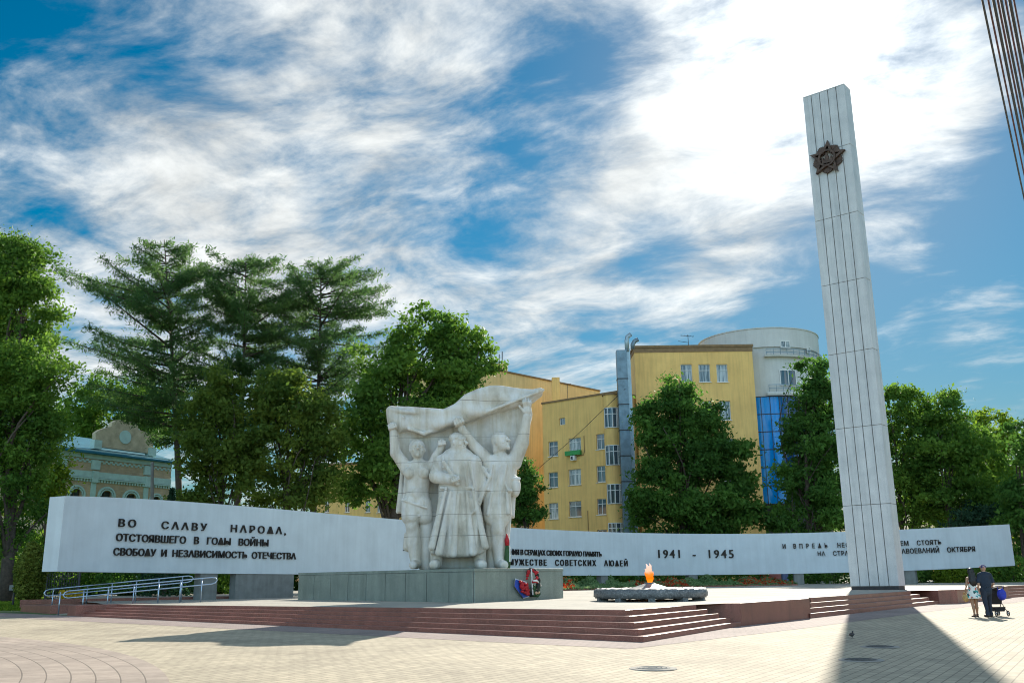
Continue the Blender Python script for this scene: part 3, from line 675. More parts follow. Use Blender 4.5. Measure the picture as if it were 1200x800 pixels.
def head(G, c, rx, rz, look=(0, -1, 0), up=0.0, hat=None):
    """carved head: skull, jaw, nose, brow, mouth, ears"""
    c = np.array(c); l = np.array(look, float); l /= np.linalg.norm(l); sdv = np.cross(l, [0, 0, 1]); sdv /= np.linalg.norm(sdv); upv = np.cross(sdv, l)
    rx *= 1.08; rz *= 1.08; ks0 = SDF.KS; SDF.KS = .3
    G.ell(c, (rx*.98, rx*1.02, rz), .03)
    G.ell(c+l*rx*.35-upv*rz*.45, (rx*.70, rx*.70, rz*.5), .05)
    G.cap(c+l*rx*.95+upv*rz*.16, c+l*rx*1.38-upv*rz*.20, rx*.12, rx*.22, .03)
    for s_ in (-1, 1):
        G.ell(c+l*rx*1.04+sdv*s_*rx*.42+upv*rz*.03, (rx*.24,)*3, .03, sub=True)
        G.ell(c+l*rx*.86+sdv*s_*rx*.42+upv*rz*.02, (rx*.17,)*3, .02)
        G.ell(c+sdv*s_*rx*1.0-upv*rz*.05, (rx*.16, rx*.24, rz*.25), .03)
        G.cap(c+l*rx*1.02+sdv*s_*rx*.15+upv*rz*.26, c+l*rx*.82+sdv*s_*rx*.66+upv*rz*.22, rx*.15, rx*.12, .03)
        G.ell(c+l*rx*.72+sdv*s_*rx*.52-upv*rz*.25, (rx*.24,)*3, .05)
    G.cap(c+l*rx*1.0-upv*rz*.47-sdv*rx*.32, c+l*rx*1.0-upv*rz*.47+sdv*rx*.32, rx*.07, rx*.07, .02, sub=True)
    G.cap(c+l*rx*1.06-upv*rz*.40-sdv*rx*.22, c+l*rx*1.06-upv*rz*.40+sdv*rx*.22, rx*.09, rx*.09, .02)
    G.cap(c+l*rx*1.03-upv*rz*.57-sdv*rx*.16, c+l*rx*1.03-upv*rz*.57+sdv*rx*.16, rx*.11, rx*.11, .02)
    G.ell(c+l*rx*.90-upv*rz*.86, (rx*.30,)*3, .04); SDF.KS = ks0
def fist(G, c, d, rr):
    """closed hand: palm, four bent fingers side by side, thumb"""
    c = np.array(c); d = np.array(d, float); d /= np.linalg.norm(d)          # d = along the knuckles
    G.ell(c, (rr*1.0, rr*.9, rr*1.0), .04)
    o = np.cross(d, [0, -1, 0]); o /= np.linalg.norm(o)
    for i, L in enumerate((.92, 1.0, .96, .8)):
        k = c+d*rr*(-.75+.5*i)
        G.cap(k+o*rr*.75*L+np.array([0, -.45*rr, 0]), k+o*rr*.45*L+np.array([0, -1.05*rr, 0]), rr*.26, rr*.25, .015)
        G.cap(k+o*rr*.45*L+np.array([0, -1.05*rr, 0]), k-o*rr*.35*L+np.array([0, -.95*rr, 0]), rr*.25, rr*.22, .015)
    G.cap(c-d*rr*.9-o*rr*.4, c-d*rr*.2-o*rr*.6+np.array([0, -.95*rr, 0]), rr*.28, rr*.22, .02)
RS = 1.12; SDF.KS = 0.6
# --- woman with raised arm
G = newsdf(452, 669, 530, 490)
D0 = -.62
head(G, SP(491.5, 530, D0-.12), r_(7.3), r_(9.4), (.12, -1, .25))
G.ell(SP(490, 526, D0+.12), (r_(9.2), r_(8.5), r_(9)), .08)
G.cap(SP(492, 537, D0), SP(492, 549, D0), r_(4.6), r_(5.5), .08)
G.cap(SP(478, 550, D0), SP(507, 550, D0), r_(6.5), r_(6.5), .12)
G.cap(SP(492, 555, D0), SP(491, 577, D0), r_(14.5), r_(11.5), .14, flat=.72)
G.ell(SP(482.5, 557, D0-.26), (r_(6.6), r_(6.0), r_(6.2)), .05); G.ell(SP(499, 557, D0-.26), (r_(6.6), r_(6.0), r_(6.2)), .05)
G.cap(SP(491, 577, D0), SP(490, 594, D0), r_(11.8), r_(15), .14, flat=.75)
G.ell(SP(490, 580, D0-.22), (r_(7), r_(6), r_(7)), .12)
G.cap(SP(484, 592, D0-.05), SP(484, 606, D0-.12), r_(10.5), r_(10.2), .08); G.cap(SP(497, 592, D0-.05), SP(499, 606, D0), r_(9.5), r_(9), .08)
G.cap(SP(484, 606, D0-.12), SP(486, 622, D0-.14), r_(8.0), r_(6.6), .03)
G.ell(SP(485.5, 619, D0-.24), (r_(5.6), r_(5), r_(6)), .05)
G.cap(SP(486, 622, D0-.1), SP(487, 636, D0), r_(7.4), r_(8.2), .05); G.cap(SP(487, 636, D0), SP(489.5, 660, D0+.02), r_(8.0), r_(5.6), .05)
G.cap(SP(489.5, 660.5, D0), SP(487.5, 662.2, D0-.5), r_(5.2), r_(4.2), .06)
G.cap(SP(499, 606, D0+.2), SP(501, 664, D0+.3), r_(8.5), r_(7.5), .05)
G.cap(SP(478, 627, D0+.2), SP(480, 640, D0+.25), r_(3), r_(6), .08)            # skirt end blowing back
# raised arm, sleeve and hand on the banner corner
G.cap(SP(478, 550, D0), SP(466, 533, D0-.05), r_(7.0), r_(6.0), .1); G.cap(SP(466, 533, D0-.05), SP(463.6, 510, D0-.1), r_(6.0), r_(4.2), .06)
fist(G, SP(463, 503, D0-.10), (1, 0, .2), r_(5.0))
G.cap(SP(507, 550, D0+.05), SP(513, 537, D0), r_(6.2), r_(5.6), .1); G.cap(SP(513, 537, D0), SP(519, 526, D0-.05), r_(5.2), r_(4.2), .06)
fist(G, SP(520, 522, D0-.1), (1, 0, .1), r_(4.6))
# cape hanging behind her arm
cape = XZ([(472, 548), (480, 552), (481, 604), (467, 601)])
G.poly(cape, -.50, .15, .05, lambda X, Z: .05*np.sin(X*16), .08)
G.cap(SP(473, 553, -.5), SP(468, 600, -.42), r_(2), r_(2.4), .06); G.cap(SP(477, 556, -.55), SP(475, 602, -.5), r_(1.4), r_(2), .05)
G.cap(SP(475, 588, D0-.42), SP(503, 597, D0-.42), r_(1.2), r_(1.2), .06)
G.cap(SP(476, 605, D0-.30), SP(494, 606, D0-.32), r_(1.5), r_(1.5), .05)
G.mesh('woman_figure', m_stone, scl, 0)
# --- soldier in long cape
G = newsdf(498, 669, 584, 484)
D1 = -.92
hc = SP(538.5, 523, D1-.1)
head(G, hc, r_(7.6), r_(10), (.86, -.52, .08))
G.ell(hc+np.array([-.06, .05, r_(5.0)]), (r_(8.6), r_(8.8), r_(6.4)), .03)          # cap
G.cap(hc+np.array([-.05, -.27, r_(4.6)]), hc+np.array([.25, -.10, r_(4.6)]), r_(1.6), r_(1.6), .03)
G.cap(SP(538, 531, D1), SP(538, 541, D1), r_(5.5), r_(7), .06)
G.cap(SP(523, 545, D1+.05), SP(556, 546, D1+.05), r_(9), r_(9), .14)
for (a, c) in (((524, 539), (538, 546)), ((552, 540), (538, 546))): G.cap(SP(*a, D1-.22), SP(*c, D1-.36), r_(3.2), r_(2.6), .06)
G.cap(SP(538, 550, D1), SP(539, 578, D1), r_(22), r_(20), .14, flat=.6)
G.cap(SP(538, 578, D1+.02), SP(540, 612, D1), r_(20), r_(25), .14, flat=.58)
G.cap(SP(540, 606, D1), SP(540, 618, D1), r_(22), r_(24), .12, flat=.5)
skirt = XZ([(517, 585), (560, 585), (566, 612), (574, 642), (566, 649), (550, 653), (528, 654), (508, 650), (505, 642), (513, 610)])
G.poly(skirt, D1-.42, D1+.5, .10, lambda X, Z: .07*np.sin((X-SP(540, 600)[0])*7.5/(1+.0*Z)+.6)+.03*np.sin(X*19), .15)
for (a, c, ra, rb) in (((531, 580), (518, 648), 1.5, 3.6), ((540, 582), (534, 650), 1.5, 3.4), ((549, 580), (556, 648), 1.4, 3.6), ((556, 578), (570, 641), 1.5, 3.2), ((526, 575), (510, 642), 1.2, 3), ((546, 612), (560, 600), .8, 1.4)):
    G.cap(SP(*a, D1-.47), SP(*c, D1-.52), r_(ra*1.15), r_(rb*1.15), .05)
for (a, c) in (((552, 545), (558, 575)), ((546, 548), (549, 572))): G.cap(SP(*a, D1-.42), SP(*c, D1-.40), r_(1.8), r_(1.6), .06)
G.cap(SP(520, 575, D1-.34), SP(556, 575, D1-.36), r_(1.9), r_(1.9), .03)                 # belt
# bent arm across chest holding a gun
G.cap(SP(519, 545, D1-.05), SP(514, 561, D1-.25), r_(8), r_(7.4), .08); G.cap(SP(514, 562, D1-.28), SP(533, 566.5, D1-.55), r_(7.4), r_(5.2), .07)
fist(G, SP(536.5, 566, D1-.60), (.9, 0, .3), r_(5.0))
G.cap(SP(523, 546, D1-.50), SP(539, 571, D1-.62), r_(2.2), r_(2.4), .03); G.cap(SP(523, 552, D1-.50), SP(522, 538, D1-.34), r_(1.6), r_(1.2), .02)
G.cap(SP(556, 546, D1), SP(562, 570, D1+.15), r_(8.5), r_(8), .09)
# boots
for (ua, uf, dd) in ((513.5, 512, 0), (563, 567, -.05)):
    G.cap(SP(ua, 640, D1+.12), SP(ua, 660, D1+.10), r_(7), r_(6.2), .05); G.cap(SP(ua, 660.5, D1), SP(uf, 662, D1-.55+dd), r_(5.6), r_(4.8), .06)
G.mesh('soldier_figure', m_stone, scl, 0)
# --- worker holding the pole
G = newsdf(528, 669, 628, 470)
D2 = -.60
hc = SP(588, 521, D2-.1)
head(G, hc, r_(7.4), r_(9.8), (.75, -.65, .30))
G.ell(hc+np.array([-.09, .02, r_(2.5)]), (r_(9.2), r_(9), r_(9)), .05); G.cap(hc+np.array([-.22, -.05, 0]), hc+np.array([-.2, -.02, -r_(9)]), r_(3.6), r_(4), .06)
G.cap(SP(587, 529, D2), SP(588, 541, D2), r_(5), r_(6), .06)
G.cap(SP(572, 544, D2), SP(603, 544, D2), r_(7.8), r_(7.5), .12)
G.cap(SP(587, 550, D2), SP(583, 578, D2-.02), r_(16.5), r_(15), .13, flat=.7)
G.cap(SP(583, 578, D2), SP(583, 603, D2-.05), r_(15), r_(15.5), .1, flat=.72)
for (a, c, ra, rb) in (((578, 548), (573, 576), 1.2, 2.2), ((594, 548), (588, 577), 1.2, 2.2), ((586, 550), (581, 577), 1, 1.8), ((577, 580), (573, 604), 1.4, 2.4), ((587, 580), (587, 606), 1.2, 2.2), ((594, 580), (596, 603), 1.4, 2)):
    G.cap(SP(*a, D2-.40), SP(*c, D2-.37), r_(ra), r_(rb), .06)
G.cap(SP(568, 578, D2-.28), SP(599, 577, D2-.28), r_(1.9), r_(1.9), .03)
G.cap(SP(582, 545, D2-.30), SP(596, 577, D2-.38), r_(1.3), r_(1.3), .02)                # strap
# flaps of the open coat
for P in ([(560, 545), (572, 552), (574, 566), (562, 600), (556, 590)], [(562, 560), (578, 566), (566, 585)]):
    G.poly(XZ(P), D2-.38, D2+.2, .06, lambda X, Z: .06*np.sin(X*12), .08)
G.cap(SP(561, 548, D2-.3), SP(575, 562, D2-.46), r_(2), r_(2.4), .05); G.cap(SP(575, 563, D2-.46), SP(562, 588, D2-.34), r_(2), r_(2), .05)
# left arm to pole, right arm up
G.cap(SP(574, 543, D2), SP(556, 525, D2-.12), r_(7.2), r_(6.0), .09); G.cap(SP(556, 525, D2-.12), SP(543, 507, D2-.42), r_(5.8), r_(4.4), .06)
fist(G, SP(539.5, 499, D2-.46), (.93, 0, .36), r_(5.8))
G.cap(SP(602, 544, D2), SP(612, 521, D2-.08), r_(8.4), r_(7.4), .09); G.cap(SP(612, 521, D2-.08), SP(617, 492, D2-.18), r_(7.0), r_(4.8), .06)
hb = SP(617.5, 485, D2-.25)
G.ell(hb, (r_(4.6), r_(3), r_(5.6)), .04)
for i, (dx, L) in enumerate(((-3.4, 8.4), (-1.2, 9.6), (1.2, 9.2), (3.3, 7.6))):
    k = hb+np.array([r_(dx), -.02, r_(3.5)]); G.cap(k, k+np.array([r_(dx*.2), -.10, r_(L*.55)]), r_(1.35), r_(1.3), .012); G.cap(k+np.array([r_(dx*.2), -.10, r_(L*.55)]), k+np.array([r_(dx*.2), .02, r_(L)]), r_(1.3), r_(1.1), .012)
G.cap(hb+np.array([-r_(3.5), -.04, -r_(2)]), hb+np.array([-r_(8.5), -.06, r_(4.5)]), r_(1.6), r_(1.3), .02)
# legs, boots
G.cap(SP(577, 603, D2+.08), SP(577, 640, D2+.15), r_(7.6), r_(7), .07); G.cap(SP(588, 603, D2-.08), SP(583.5, 622, D2-.18), r_(8.6), r_(7), .06)
G.cap(SP(583.5, 622, D2-.12), SP(584, 636, D2), r_(7.4), r_(8), .05); G.cap(SP(584, 636, D2), SP(586, 660, D2), r_(8), r_(6), .05)
G.cap(SP(586, 660.5, D2), SP(591, 662, D2-.5), r_(5.4), r_(4.6), .06)
G.cap(SP(577, 640, D2+.2), SP(577, 664, D2+.3), r_(7), r_(7), .06)
G.ell(SP(603.5, 571, D2+.1), (r_(6.2), r_(9), r_(12)), .05); G.cap(SP(600, 563, D2-.15), SP(608, 563, D2-.1), r_(2), r_(2), .05)
G.mesh('worker_figure', m_stone, scl, 0)
G = newsdf(470, 668, 606, 596, -1.0, 1.2)
G.poly(XZ([(484, 600), (600, 600), (596, 640), (592, 667), (492, 667), (490, 640)]), -.45, .65, .05, lambda X, Z: .05*np.sin(X*6), .12)
G.mesh('backing_block', m_stone, scl, 1)

SDF.KS = 1.0
# ------------------------------------------------------------------ eternal flame
FC = at(762, 697, 33.5)[:2]; FZ = fz(*FC)
fl = thing('eternal_flame', (FC[0], FC[1], FZ), 'round grey stone ring with the eternal flame burning at its centre', 'memorial flame')
m_ring = granite('dark_grey_stone', (.15, .165, .175), (.30, .31, .32), rough=.5, scale=16, var=.4)
n = 96; mm = 14; V = []; Fc = []
RR = 1.72
for i in range(n):
    q = 2*math.pi*i/n
    for j in range(mm):
        p = 2*math.pi*j/mm; rb = 1+.10*math.sin(i*2.1+j*1.7)+.07*math.sin(i*5.3+j*3.1)
        cr = RR+.22*rb*math.copysign(abs(math.cos(p))**.7, math.cos(p)); V.append((FC[0]+cr*math.cos(q), FC[1]+cr*math.sin(q), FZ+.25+.165*rb*math.copysign(abs(math.sin(p))**.7, math.sin(p))))
for i in range(n):
    for j in range(mm):
        Fc.append((i*mm+j, ((i+1) % n)*mm+j, ((i+1) % n)*mm+(j+1) % mm, i*mm+(j+1) % mm))
MB().add(V, Fc).build('wreath_ring', m_ring, fl, smooth=True)
for k in range(10):
    q = 2*math.pi*k/10+.2; MB().box((FC[0]+RR*math.cos(q), FC[1]+RR*math.sin(q), FZ-.01), .32, .22, .13, q).build('foot', m_ring, fl)
MB().lathe((FC[0], FC[1], FZ), [(1.55, .22), (1.5, .3), (1.0, .36), (.55, .45), (.2, .56), (.16, .60), (.0, .60)], 40).build('burner_mound', m_ring, fl, smooth=False)
mfl, t_, e_ = emit('flame', (1, .3, .02), 1.0)
cx_ = t_.nodes.new('ShaderNodeTexCoord'); sz_ = t_.nodes.new('ShaderNodeSeparateXYZ'); t_.links.new(cx_.outputs['Object'], sz_.inputs[0])
mr_ = t_.nodes.new('ShaderNodeMapRange'); mr_.inputs[1].default_value = .55; mr_.inputs[2].default_value = 1.22; t_.links.new(sz_.outputs[2], mr_.inputs[0])
nn_ = tnoise(t_, 6, 3, .6, cx_.outputs['Object']); ad = t_.nodes.new('ShaderNodeMath'); ad.operation = 'MULTIPLY_ADD'; ad.inputs[1].default_value = .35; t_.links.new(nn_, ad.inputs[0])
sb = t_.nodes.new('ShaderNodeMath'); sb.operation = 'SUBTRACT'; sb.inputs[1].default_value = .17; t_.links.new(mr_.outputs[0], sb.inputs[0]); t_.links.new(sb.outputs[0], ad.inputs[2])
cr_ = ramp(t_, ad.outputs[0], [(0, (1, .30, .01)), (.30, (.9, .15, .003)), (.52, (.9, .20, .02)), (.66, (.8, .42, .28)), (1.0, (.75, .55, .50))])
t_.links.new(cr_, e_.inputs[0]); e_.inputs[1].default_value = 0.48
G = SDF((FC[0]-.5, FC[1]-.4, FZ+.4), (FC[0]+.5, FC[1]+.4, FZ+1.6), .02)
def FPt(x, y, z): return (FC[0]+x*.85, FC[1]+y*.85, FZ+.58+(z-.58)*.82)
G.cap(FPt(.0, 0, .56), FPt(.03, 0, .78), .07, .11, .05); G.cap(FPt(.03, 0, .78), FPt(-.04, .02, .98), .10, .12, .05); G.cap(FPt(-.04, .02, .98), FPt(.0, 0, 1.12), .11, .09, .04)
G.cap(FPt(.0, 0, 1.12), FPt(-.10, .02, 1.36), .075, .02, .03); G.cap(FPt(.02, 0, 1.1), FPt(.07, -.02, 1.30), .07, .025, .03); G.cap(FPt(.07, -.02, 1.26), FPt(.02, 0, 1.40), .035, .012, .02)
G.cap(FPt(.02, .02, .82), FPt(.13, .03, .95), .06, .05, .04); G.cap(FPt(.13, .03, .95), FPt(.17, .03, 1.08), .045, .012, .02); G.cap(FPt(-.06, -.03, .70), FPt(-.12, -.03, .88), .05, .03, .03); G.cap(FPt(-.12, -.03, .88), FPt(-.10, -.03, 1.0), .03, .01, .02)
G.cap(FPt(-.08, .02, 1.05), FPt(-.16, .02, 1.16), .05, .02, .03); G.cap(FPt(.06, .05, .62), FPt(.11, .05, .74), .035, .015, .02)
G.mesh('flame', mfl, fl, 0)

# ------------------------------------------------------------------ ramp railings
def railing(ua, ub, va, vb, Ya, Yb, zoff, label, posts):
    A = at(ua, va, Ya); B = at(ub, vb, Yb)
    o = thing('ramp_railing', (A[0], A[1], gz(*A[:2])), label, 'railing', 'steel railings of the ramp')
    d = B-A; up = np.array([0, 0, -.26]); m1 = MB(); r0 = .028
    e = d/np.linalg.norm(d)
    loop = [A+e*.12, B-e*.05, B+e*.10+up*.15, B+e*.16+up*.5, B+e*.10+up*.85, B-e*.05+up, A+e*.12+up, A+up*.85, A-e*.06+up*.5, A+up*.15, A+e*.12]
    m1.tube(loop, r0, 8).build('rail', m_steel, o, smooth=True)
    for k in posts:
        p = A+d*k; f0 = max(gz(*p[:2]), gz(*A[:2])+(fz(*B[:2])-gz(*A[:2]))*k)-.02
        MB().tube([(p[0], p[1], f0), p], .026, 8).build('post', m_steel, o, smooth=True)
    return o
railing(76.5, 250, 692.5, 676, 36.9, 39.3, 0, 'front brushed steel ramp railing with looped double rail by the steps', [-.03, .12, .28, .45, .62, .77, .92])
railing(54, 222, 690.5, 674.3, 39.0, 41.0, 0, 'rear brushed steel ramp railing under the wall end', [.05, .28, .45, .62, .78, .95])

# ------------------------------------------------------------------ wreaths
m_blue = simple('blue_ribbon', (.03, .09, .50), .5, .25, 8); m_redf = simple('red_flowers', (.45, .012, .02), .6, .4, 12); m_blk = simple('black_foliage', (.015, .02, .016), .7, .4, 10)
m_wr = simple('white_ribbon', (.75, .74, .72), .6, .08, 8); m_pink = simple('pale_flower', (.62, .40, .26), .7, .2, 8); m_gleaf = simple('wreath_green', (.03, .09, .03), .7, .4, 10)
YW = 36.0
def WPt(u, v, dy=0.0):
    """a point standing dy (negative = outwards) from the right face of the pedestal"""
    e = (PR_-PC)/np.linalg.norm(PR_-PC); nn = np.array([e[1], -e[0]])*(.13-dy)
    d = ray(u, v); t, s_ = np.linalg.solve(np.array([[d[0], -e[0]], [d[1], -e[1]]]), PC+nn); return np.array([d[0]*t, d[1]*t, CAMZ+d[2]*t])
o = thing('flower_basket', WPt(612, 701)*[1, 1, 0]+[0, 0, fz(*WPt(612, 701)[:2])], 'fan of red flowers edged in blue and white leaning on the pedestal', 'wreath')
fan = [(603.5, 677), (609, 679), (617, 681), (620, 692), (620.5, 699), (613.5, 701), (607, 693), (602, 686)]
MB().prism([WPt(u, v, .05) for u, v in fan], (0, .06, 0)).build('white_edge', m_wr, o)
MB().prism([WPt(612+(u-612)*.90, 690+(v-690)*.90, -.02) for u, v in fan], (0, .06, 0)).build('blue_backing', m_blue, o)
mb = MB()
for k in range(60):
    a, b = random.random(), random.random(); u = 609+9.5*a+2*b*0; v = 680.5+4*a+(14*b)*(1-.1*a); u = u+4.0*b*.6
    c = WPt(min(u, 619.5), v, -.08-.05*random.random()); mb.lathe(c, [(.0, .05), (.045, .03), (.06, 0), (.04, -.03), (0, -.05)], 7)
mb.build('red_flowers', m_redf, o, smooth=True)
o = thing('funeral_wreath', WPt(625, 699)*[1, 1, 0]+[0, 0, fz(*WPt(625, 699)[:2])], 'upright black and red oval wreath with white ribbon beside the pedestal corner', 'wreath')
c0 = WPt(623.5, 682, -.05); 
V = []; Fc = []; n = 40
mb = MB(); pts = [c0+np.array([.24*math.cos(q), .05*math.sin(q*3), .46*math.sin(q)]) for q in np.linspace(0, 2*math.pi, 33)]
mb.tube(pts, [.075+.02*math.sin(i*2.3) for i in range(33)], 8).build('black_ring', m_blk, o, smooth=True)
mb = MB()
for k in range(46):
    q = random.uniform(.3, 3.6); c = c0+np.array([.24*math.cos(q)+random.uniform(-.05, .05), -.08, .46*math.sin(q)+random.uniform(-.05, .05)]); mb.lathe(c, [(0, .05), (.04, .03), (.05, 0), (.03, -.03), (0, -.05)], 7)
mb.build('red_flowers', m_redf, o, smooth=True)
MB().tube([c0+np.array([-.02, -.12, .5]), c0+np.array([.0, -.14, 0]), c0+np.array([.02, -.12, -.45])], .028, 6).build('white_ribbon', m_wr, o)
o = thing('flower_bouquet', WPt(630, 698.5)*[1, 1, 0]+[0, 0, fz(*WPt(630, 698.5)[:2])], 'dark bouquet with red and white bow lying right of the oval wreath', 'bouquet')
mb = MB()
for k in range(50): 
    c = WPt(random.uniform(625.5, 632), random.uniform(686, 698), -.12+random.uniform(-.06, .05)); mb.lathe(c, [(0, .06), (.05, .03), (.06, 0), (.04, -.04), (0, -.06)], 6)
mb.build('dark_leaves', m_gleaf, o)
MB().tube([WPt(624, 682, -.2), WPt(628, 679.5, -.26), WPt(632, 684, -.22)], [.04, .09, .03], 7).build('red_bow', m_redf, o, smooth=True)
MB().tube([WPt(625, 680, -.28), WPt(629, 680, -.3), WPt(634, 686, -.2)], [.03, .05, .02], 7).build('white_bow', m_wr, o, smooth=True)
mb = MB()
for k in range(5): mb.lathe(WPt(random.uniform(628, 631.5), random.uniform(690, 695), -.24), [(0, .06), (.05, .03), (.06, 0), (.04, -.04), (0, -.06)], 7)
mb.build('pale_flowers', m_pink, o, smooth=True)
c0 = at(594.5, 640, 36.2)
o = thing('standing_wreath', (c0[0], c0[1], ztp), 'narrow green wreath with a red tip standing beside the stone boot', 'wreath')
MB().tube([(c0[0], c0[1], ztp), (c0[0]+.01, c0[1], ztp+.4), (c0[0]+.0, c0[1], ztp+.9)], [.10, .13, .07], 8).build('green_leaves', m_gleaf, o, smooth=True)
MB().tube([(c0[0], c0[1], ztp+.85), (c0[0]-.01, c0[1], ztp+1.05), (c0[0]-.01, c0[1], ztp+1.28)], [.085, .09, .02], 8).build('red_tip', m_redf, o, smooth=True)
MB().tube([(c0[0]+.09, c0[1]-.1, ztp+.25), (c0[0]+.10, c0[1]-.1, ztp+.8)], .03, 6).build('white_ribbon', m_wr, o)

# ------------------------------------------------------------------ leaves and trees
def leaf_obj(name, P, size, mat, parent, tint, flat=0.0, aspect=.55, up=None, loc=None):
    n = len(P); rng = np.random
    d = rng.normal(size=(n, 3)); d[:, 2] *= (1-flat)
    if up is not None: d = d*.45+up
    d /= np.linalg.norm(d, axis=1)[:, None]; e = rng.normal(size=(n, 3)); e -= d*(e*d).sum(1)[:, None]; e /= np.linalg.norm(e, axis=1)[:, None]
    s = size*(.45+1.1*rng.random(n)**1.5)[:, None]; nrm_ = np.cross(d, e)
    L = offs(parent) if parent is not None else (loc if loc is not None else np.array([P[:, 0].mean(), P[:, 1].mean(), P[:, 2].min()]))
    V = np.empty((n, 4, 3)); V[:, 0] = P-d*s; V[:, 1] = P+e*s*aspect+nrm_*s*.18; V[:, 2] = P+d*s; V[:, 3] = P-e*s*aspect+nrm_*s*.18
    V = (V.reshape(-1, 3)-L).astype(np.float32)
    me = bpy.data.meshes.new(name); me.vertices.add(4*n); me.vertices.foreach_set('co', V.ravel()); me.loops.add(4*n); me.loops.foreach_set('vertex_index', np.arange(4*n, dtype=np.int32))
    me.polygons.add(n); me.polygons.foreach_set('loop_start', np.arange(0, 4*n, 4, dtype=np.int32)); me.polygons.foreach_set('loop_total', np.full(n, 4, np.int32))
    me.update(calc_edges=True)
    a = me.attributes.new('tint', 'FLOAT', 'POINT'); a.data.foreach_set('value', np.repeat(np.clip(tint, 0, 1), 4).astype(np.float32))
    me.materials.append(mat); o = bpy.data.objects.new(name, me); COL.objects.link(o)
    if parent is not None: o.parent = parent
    else: o.location = L
    OFF[o.name] = L
    return o
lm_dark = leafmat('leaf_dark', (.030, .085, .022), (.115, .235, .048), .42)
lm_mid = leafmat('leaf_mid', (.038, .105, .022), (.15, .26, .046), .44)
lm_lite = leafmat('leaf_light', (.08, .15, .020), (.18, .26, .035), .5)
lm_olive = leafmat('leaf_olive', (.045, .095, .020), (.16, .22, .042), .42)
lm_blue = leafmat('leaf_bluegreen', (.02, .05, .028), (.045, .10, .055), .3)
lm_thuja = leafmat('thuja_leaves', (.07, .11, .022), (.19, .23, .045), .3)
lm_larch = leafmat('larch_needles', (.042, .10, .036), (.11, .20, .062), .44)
def crown_points(lobes, Y, dens, clump, per):
    """leaf clumps gathered on boughs spread through lobes given in photo units at distance Y"""
    out = []; tint = []; rs = np.random
    for (u, v, ru, rv, *rest) in lobes:
        dy = rest[0] if rest else 0.0
        c = at(u, v, Y+dy); k = (Y+dy)/1145.0; R = np.array([ru*k, (ru+rv)*.5*k*.95, rv*k])
        nc = max(10, int(dens*(R[0]*R[2]+R[1]*R[2]+R[0]*R[1])))
        ns = int(11+7*rs.random()); dv = rs.normal(size=(ns, 3)); dv /= np.linalg.norm(dv, axis=1)[:, None]
        sc = c+dv*R*(.66+.44*rs.random((ns, 1))); sr = R.mean()*(.20+.24*rs.random(ns)); st = rs.random(ns)
        which = rs.choice(ns, nc, p=sr**2/np.sum(sr**2)); core = rs.random(nc) < .16
        d2 = rs.normal(size=(nc, 3)); d2 /= np.linalg.norm(d2, axis=1)[:, None]
        rad = rs.random(nc)**.45
        cc = sc[which]+d2*(sr[which]*rad)[:, None]*np.array([1.15, 1.15, .8])
        cc[core] = c+d2[core]*R*(rad[core]*.8)[:, None]
        ct = np.where(core, .3, st[which])
        q = rs.normal(size=(nc, per, 3))*clump*np.array([1, 1, .62])*(.5+.8*rs.random((nc, 1, 1)))
        out.append((cc[:, None]+q).reshape(-1, 3)); tint.append((ct[:, None]*.6+.15*rs.random((nc, 1))+.3*rs.random((nc, per))).ravel())
    return np.concatenate(out), np.concatenate(tint)
def limb(mb, a, b, r0, r1, bend=.12, n=6):
    a, b = np.array(a, float), np.array(b, float); L = np.linalg.norm(b-a); j = np.random.normal(size=3)*L*bend*.5
    pts = [a+(b-a)*t+j*math.sin(math.pi*t)+np.array([0, 0, L*.06*math.sin(math.pi*t)]) for t in np.linspace(0, 1, n)]
    mb.tube(pts, list(np.linspace(r0, r1, n)), 7); return pts
def tree(name, ub, Y, lobes, mat, label, group=None, size=.26, dens=5.5, clump=.42, per=26, cat='tree', tr=.28, stems=1, split=.3):
    zb = fz(0, 0) if False else gz(at(ub, 690, Y)[0], Y); b = at(ub, 690, Y); b[2] = zb
    o = thing(name, tuple(b), label, cat, group)
    P, T = crown_points(lobes, Y, dens, clump, int(per*1.45)); P[:, 2] = np.maximum(P[:, 2], zb+.05)
    leaf_obj('crown', P, size*.74, mat, o, T)
    mb = MB(); top = max((at(u, v, Y)[2] for u, v, *_ in lobes)); hh = top-zb
    c0 = at(*lobes[0][:2], Y)
    trunk_top = b+np.array([(c0[0]-b[0])*.5, 0, hh*.9])
    pts = limb(mb, b-np.array([0, 0, .2]), trunk_top, tr, tr*.25, .03, 8)
    for (u, v, ru, rv, *rest) in lobes:
        c = at(u, v, Y+(rest[0] if rest else 0)); 
        for _ in range(3):
            t = np.clip((c[2]-zb)/hh*.75-.12-.1*random.random(), .12, .85); p = np.array(pts[0])*(1-t)+np.array(pts[-1])*t
            k = Y/1145; e = c+np.random.normal(size=3)*np.array([ru*k, ru*k, rv*k])*.45
            limb(mb, p, e, tr*.38*(1-t*.4), tr*.08, .15)
    mb.build('trunk', m_bark, o, smooth=True)
    return o
GT = 'trees around the memorial'
tree('leafy_tree', 8, 52, [(8, 330, 44, 60), (28, 330, 28, 40), (18, 372, 40, 40), (0, 300, 40, 40), (12, 420, 62, 62), (45, 430, 34, 44, -2), (10, 500, 62, 55), (38, 500, 26, 40, -1), (8, 585, 48, 55), (-30, 450, 60, 120, 2)], lm_mid, 'tall dense leafy tree at the far left edge behind the clipped bush', GT, size=.145, dens=9, clump=.36, per=50, tr=.35)
tree('leafy_tree', 55, 62, [(48, 562, 26, 24), (66, 545, 20, 13), (38, 585, 26, 26)], lm_lite, 'small bright yellow green tree before the old teal roofed house', GT, size=.18, dens=10, clump=.3, per=26, tr=.10)
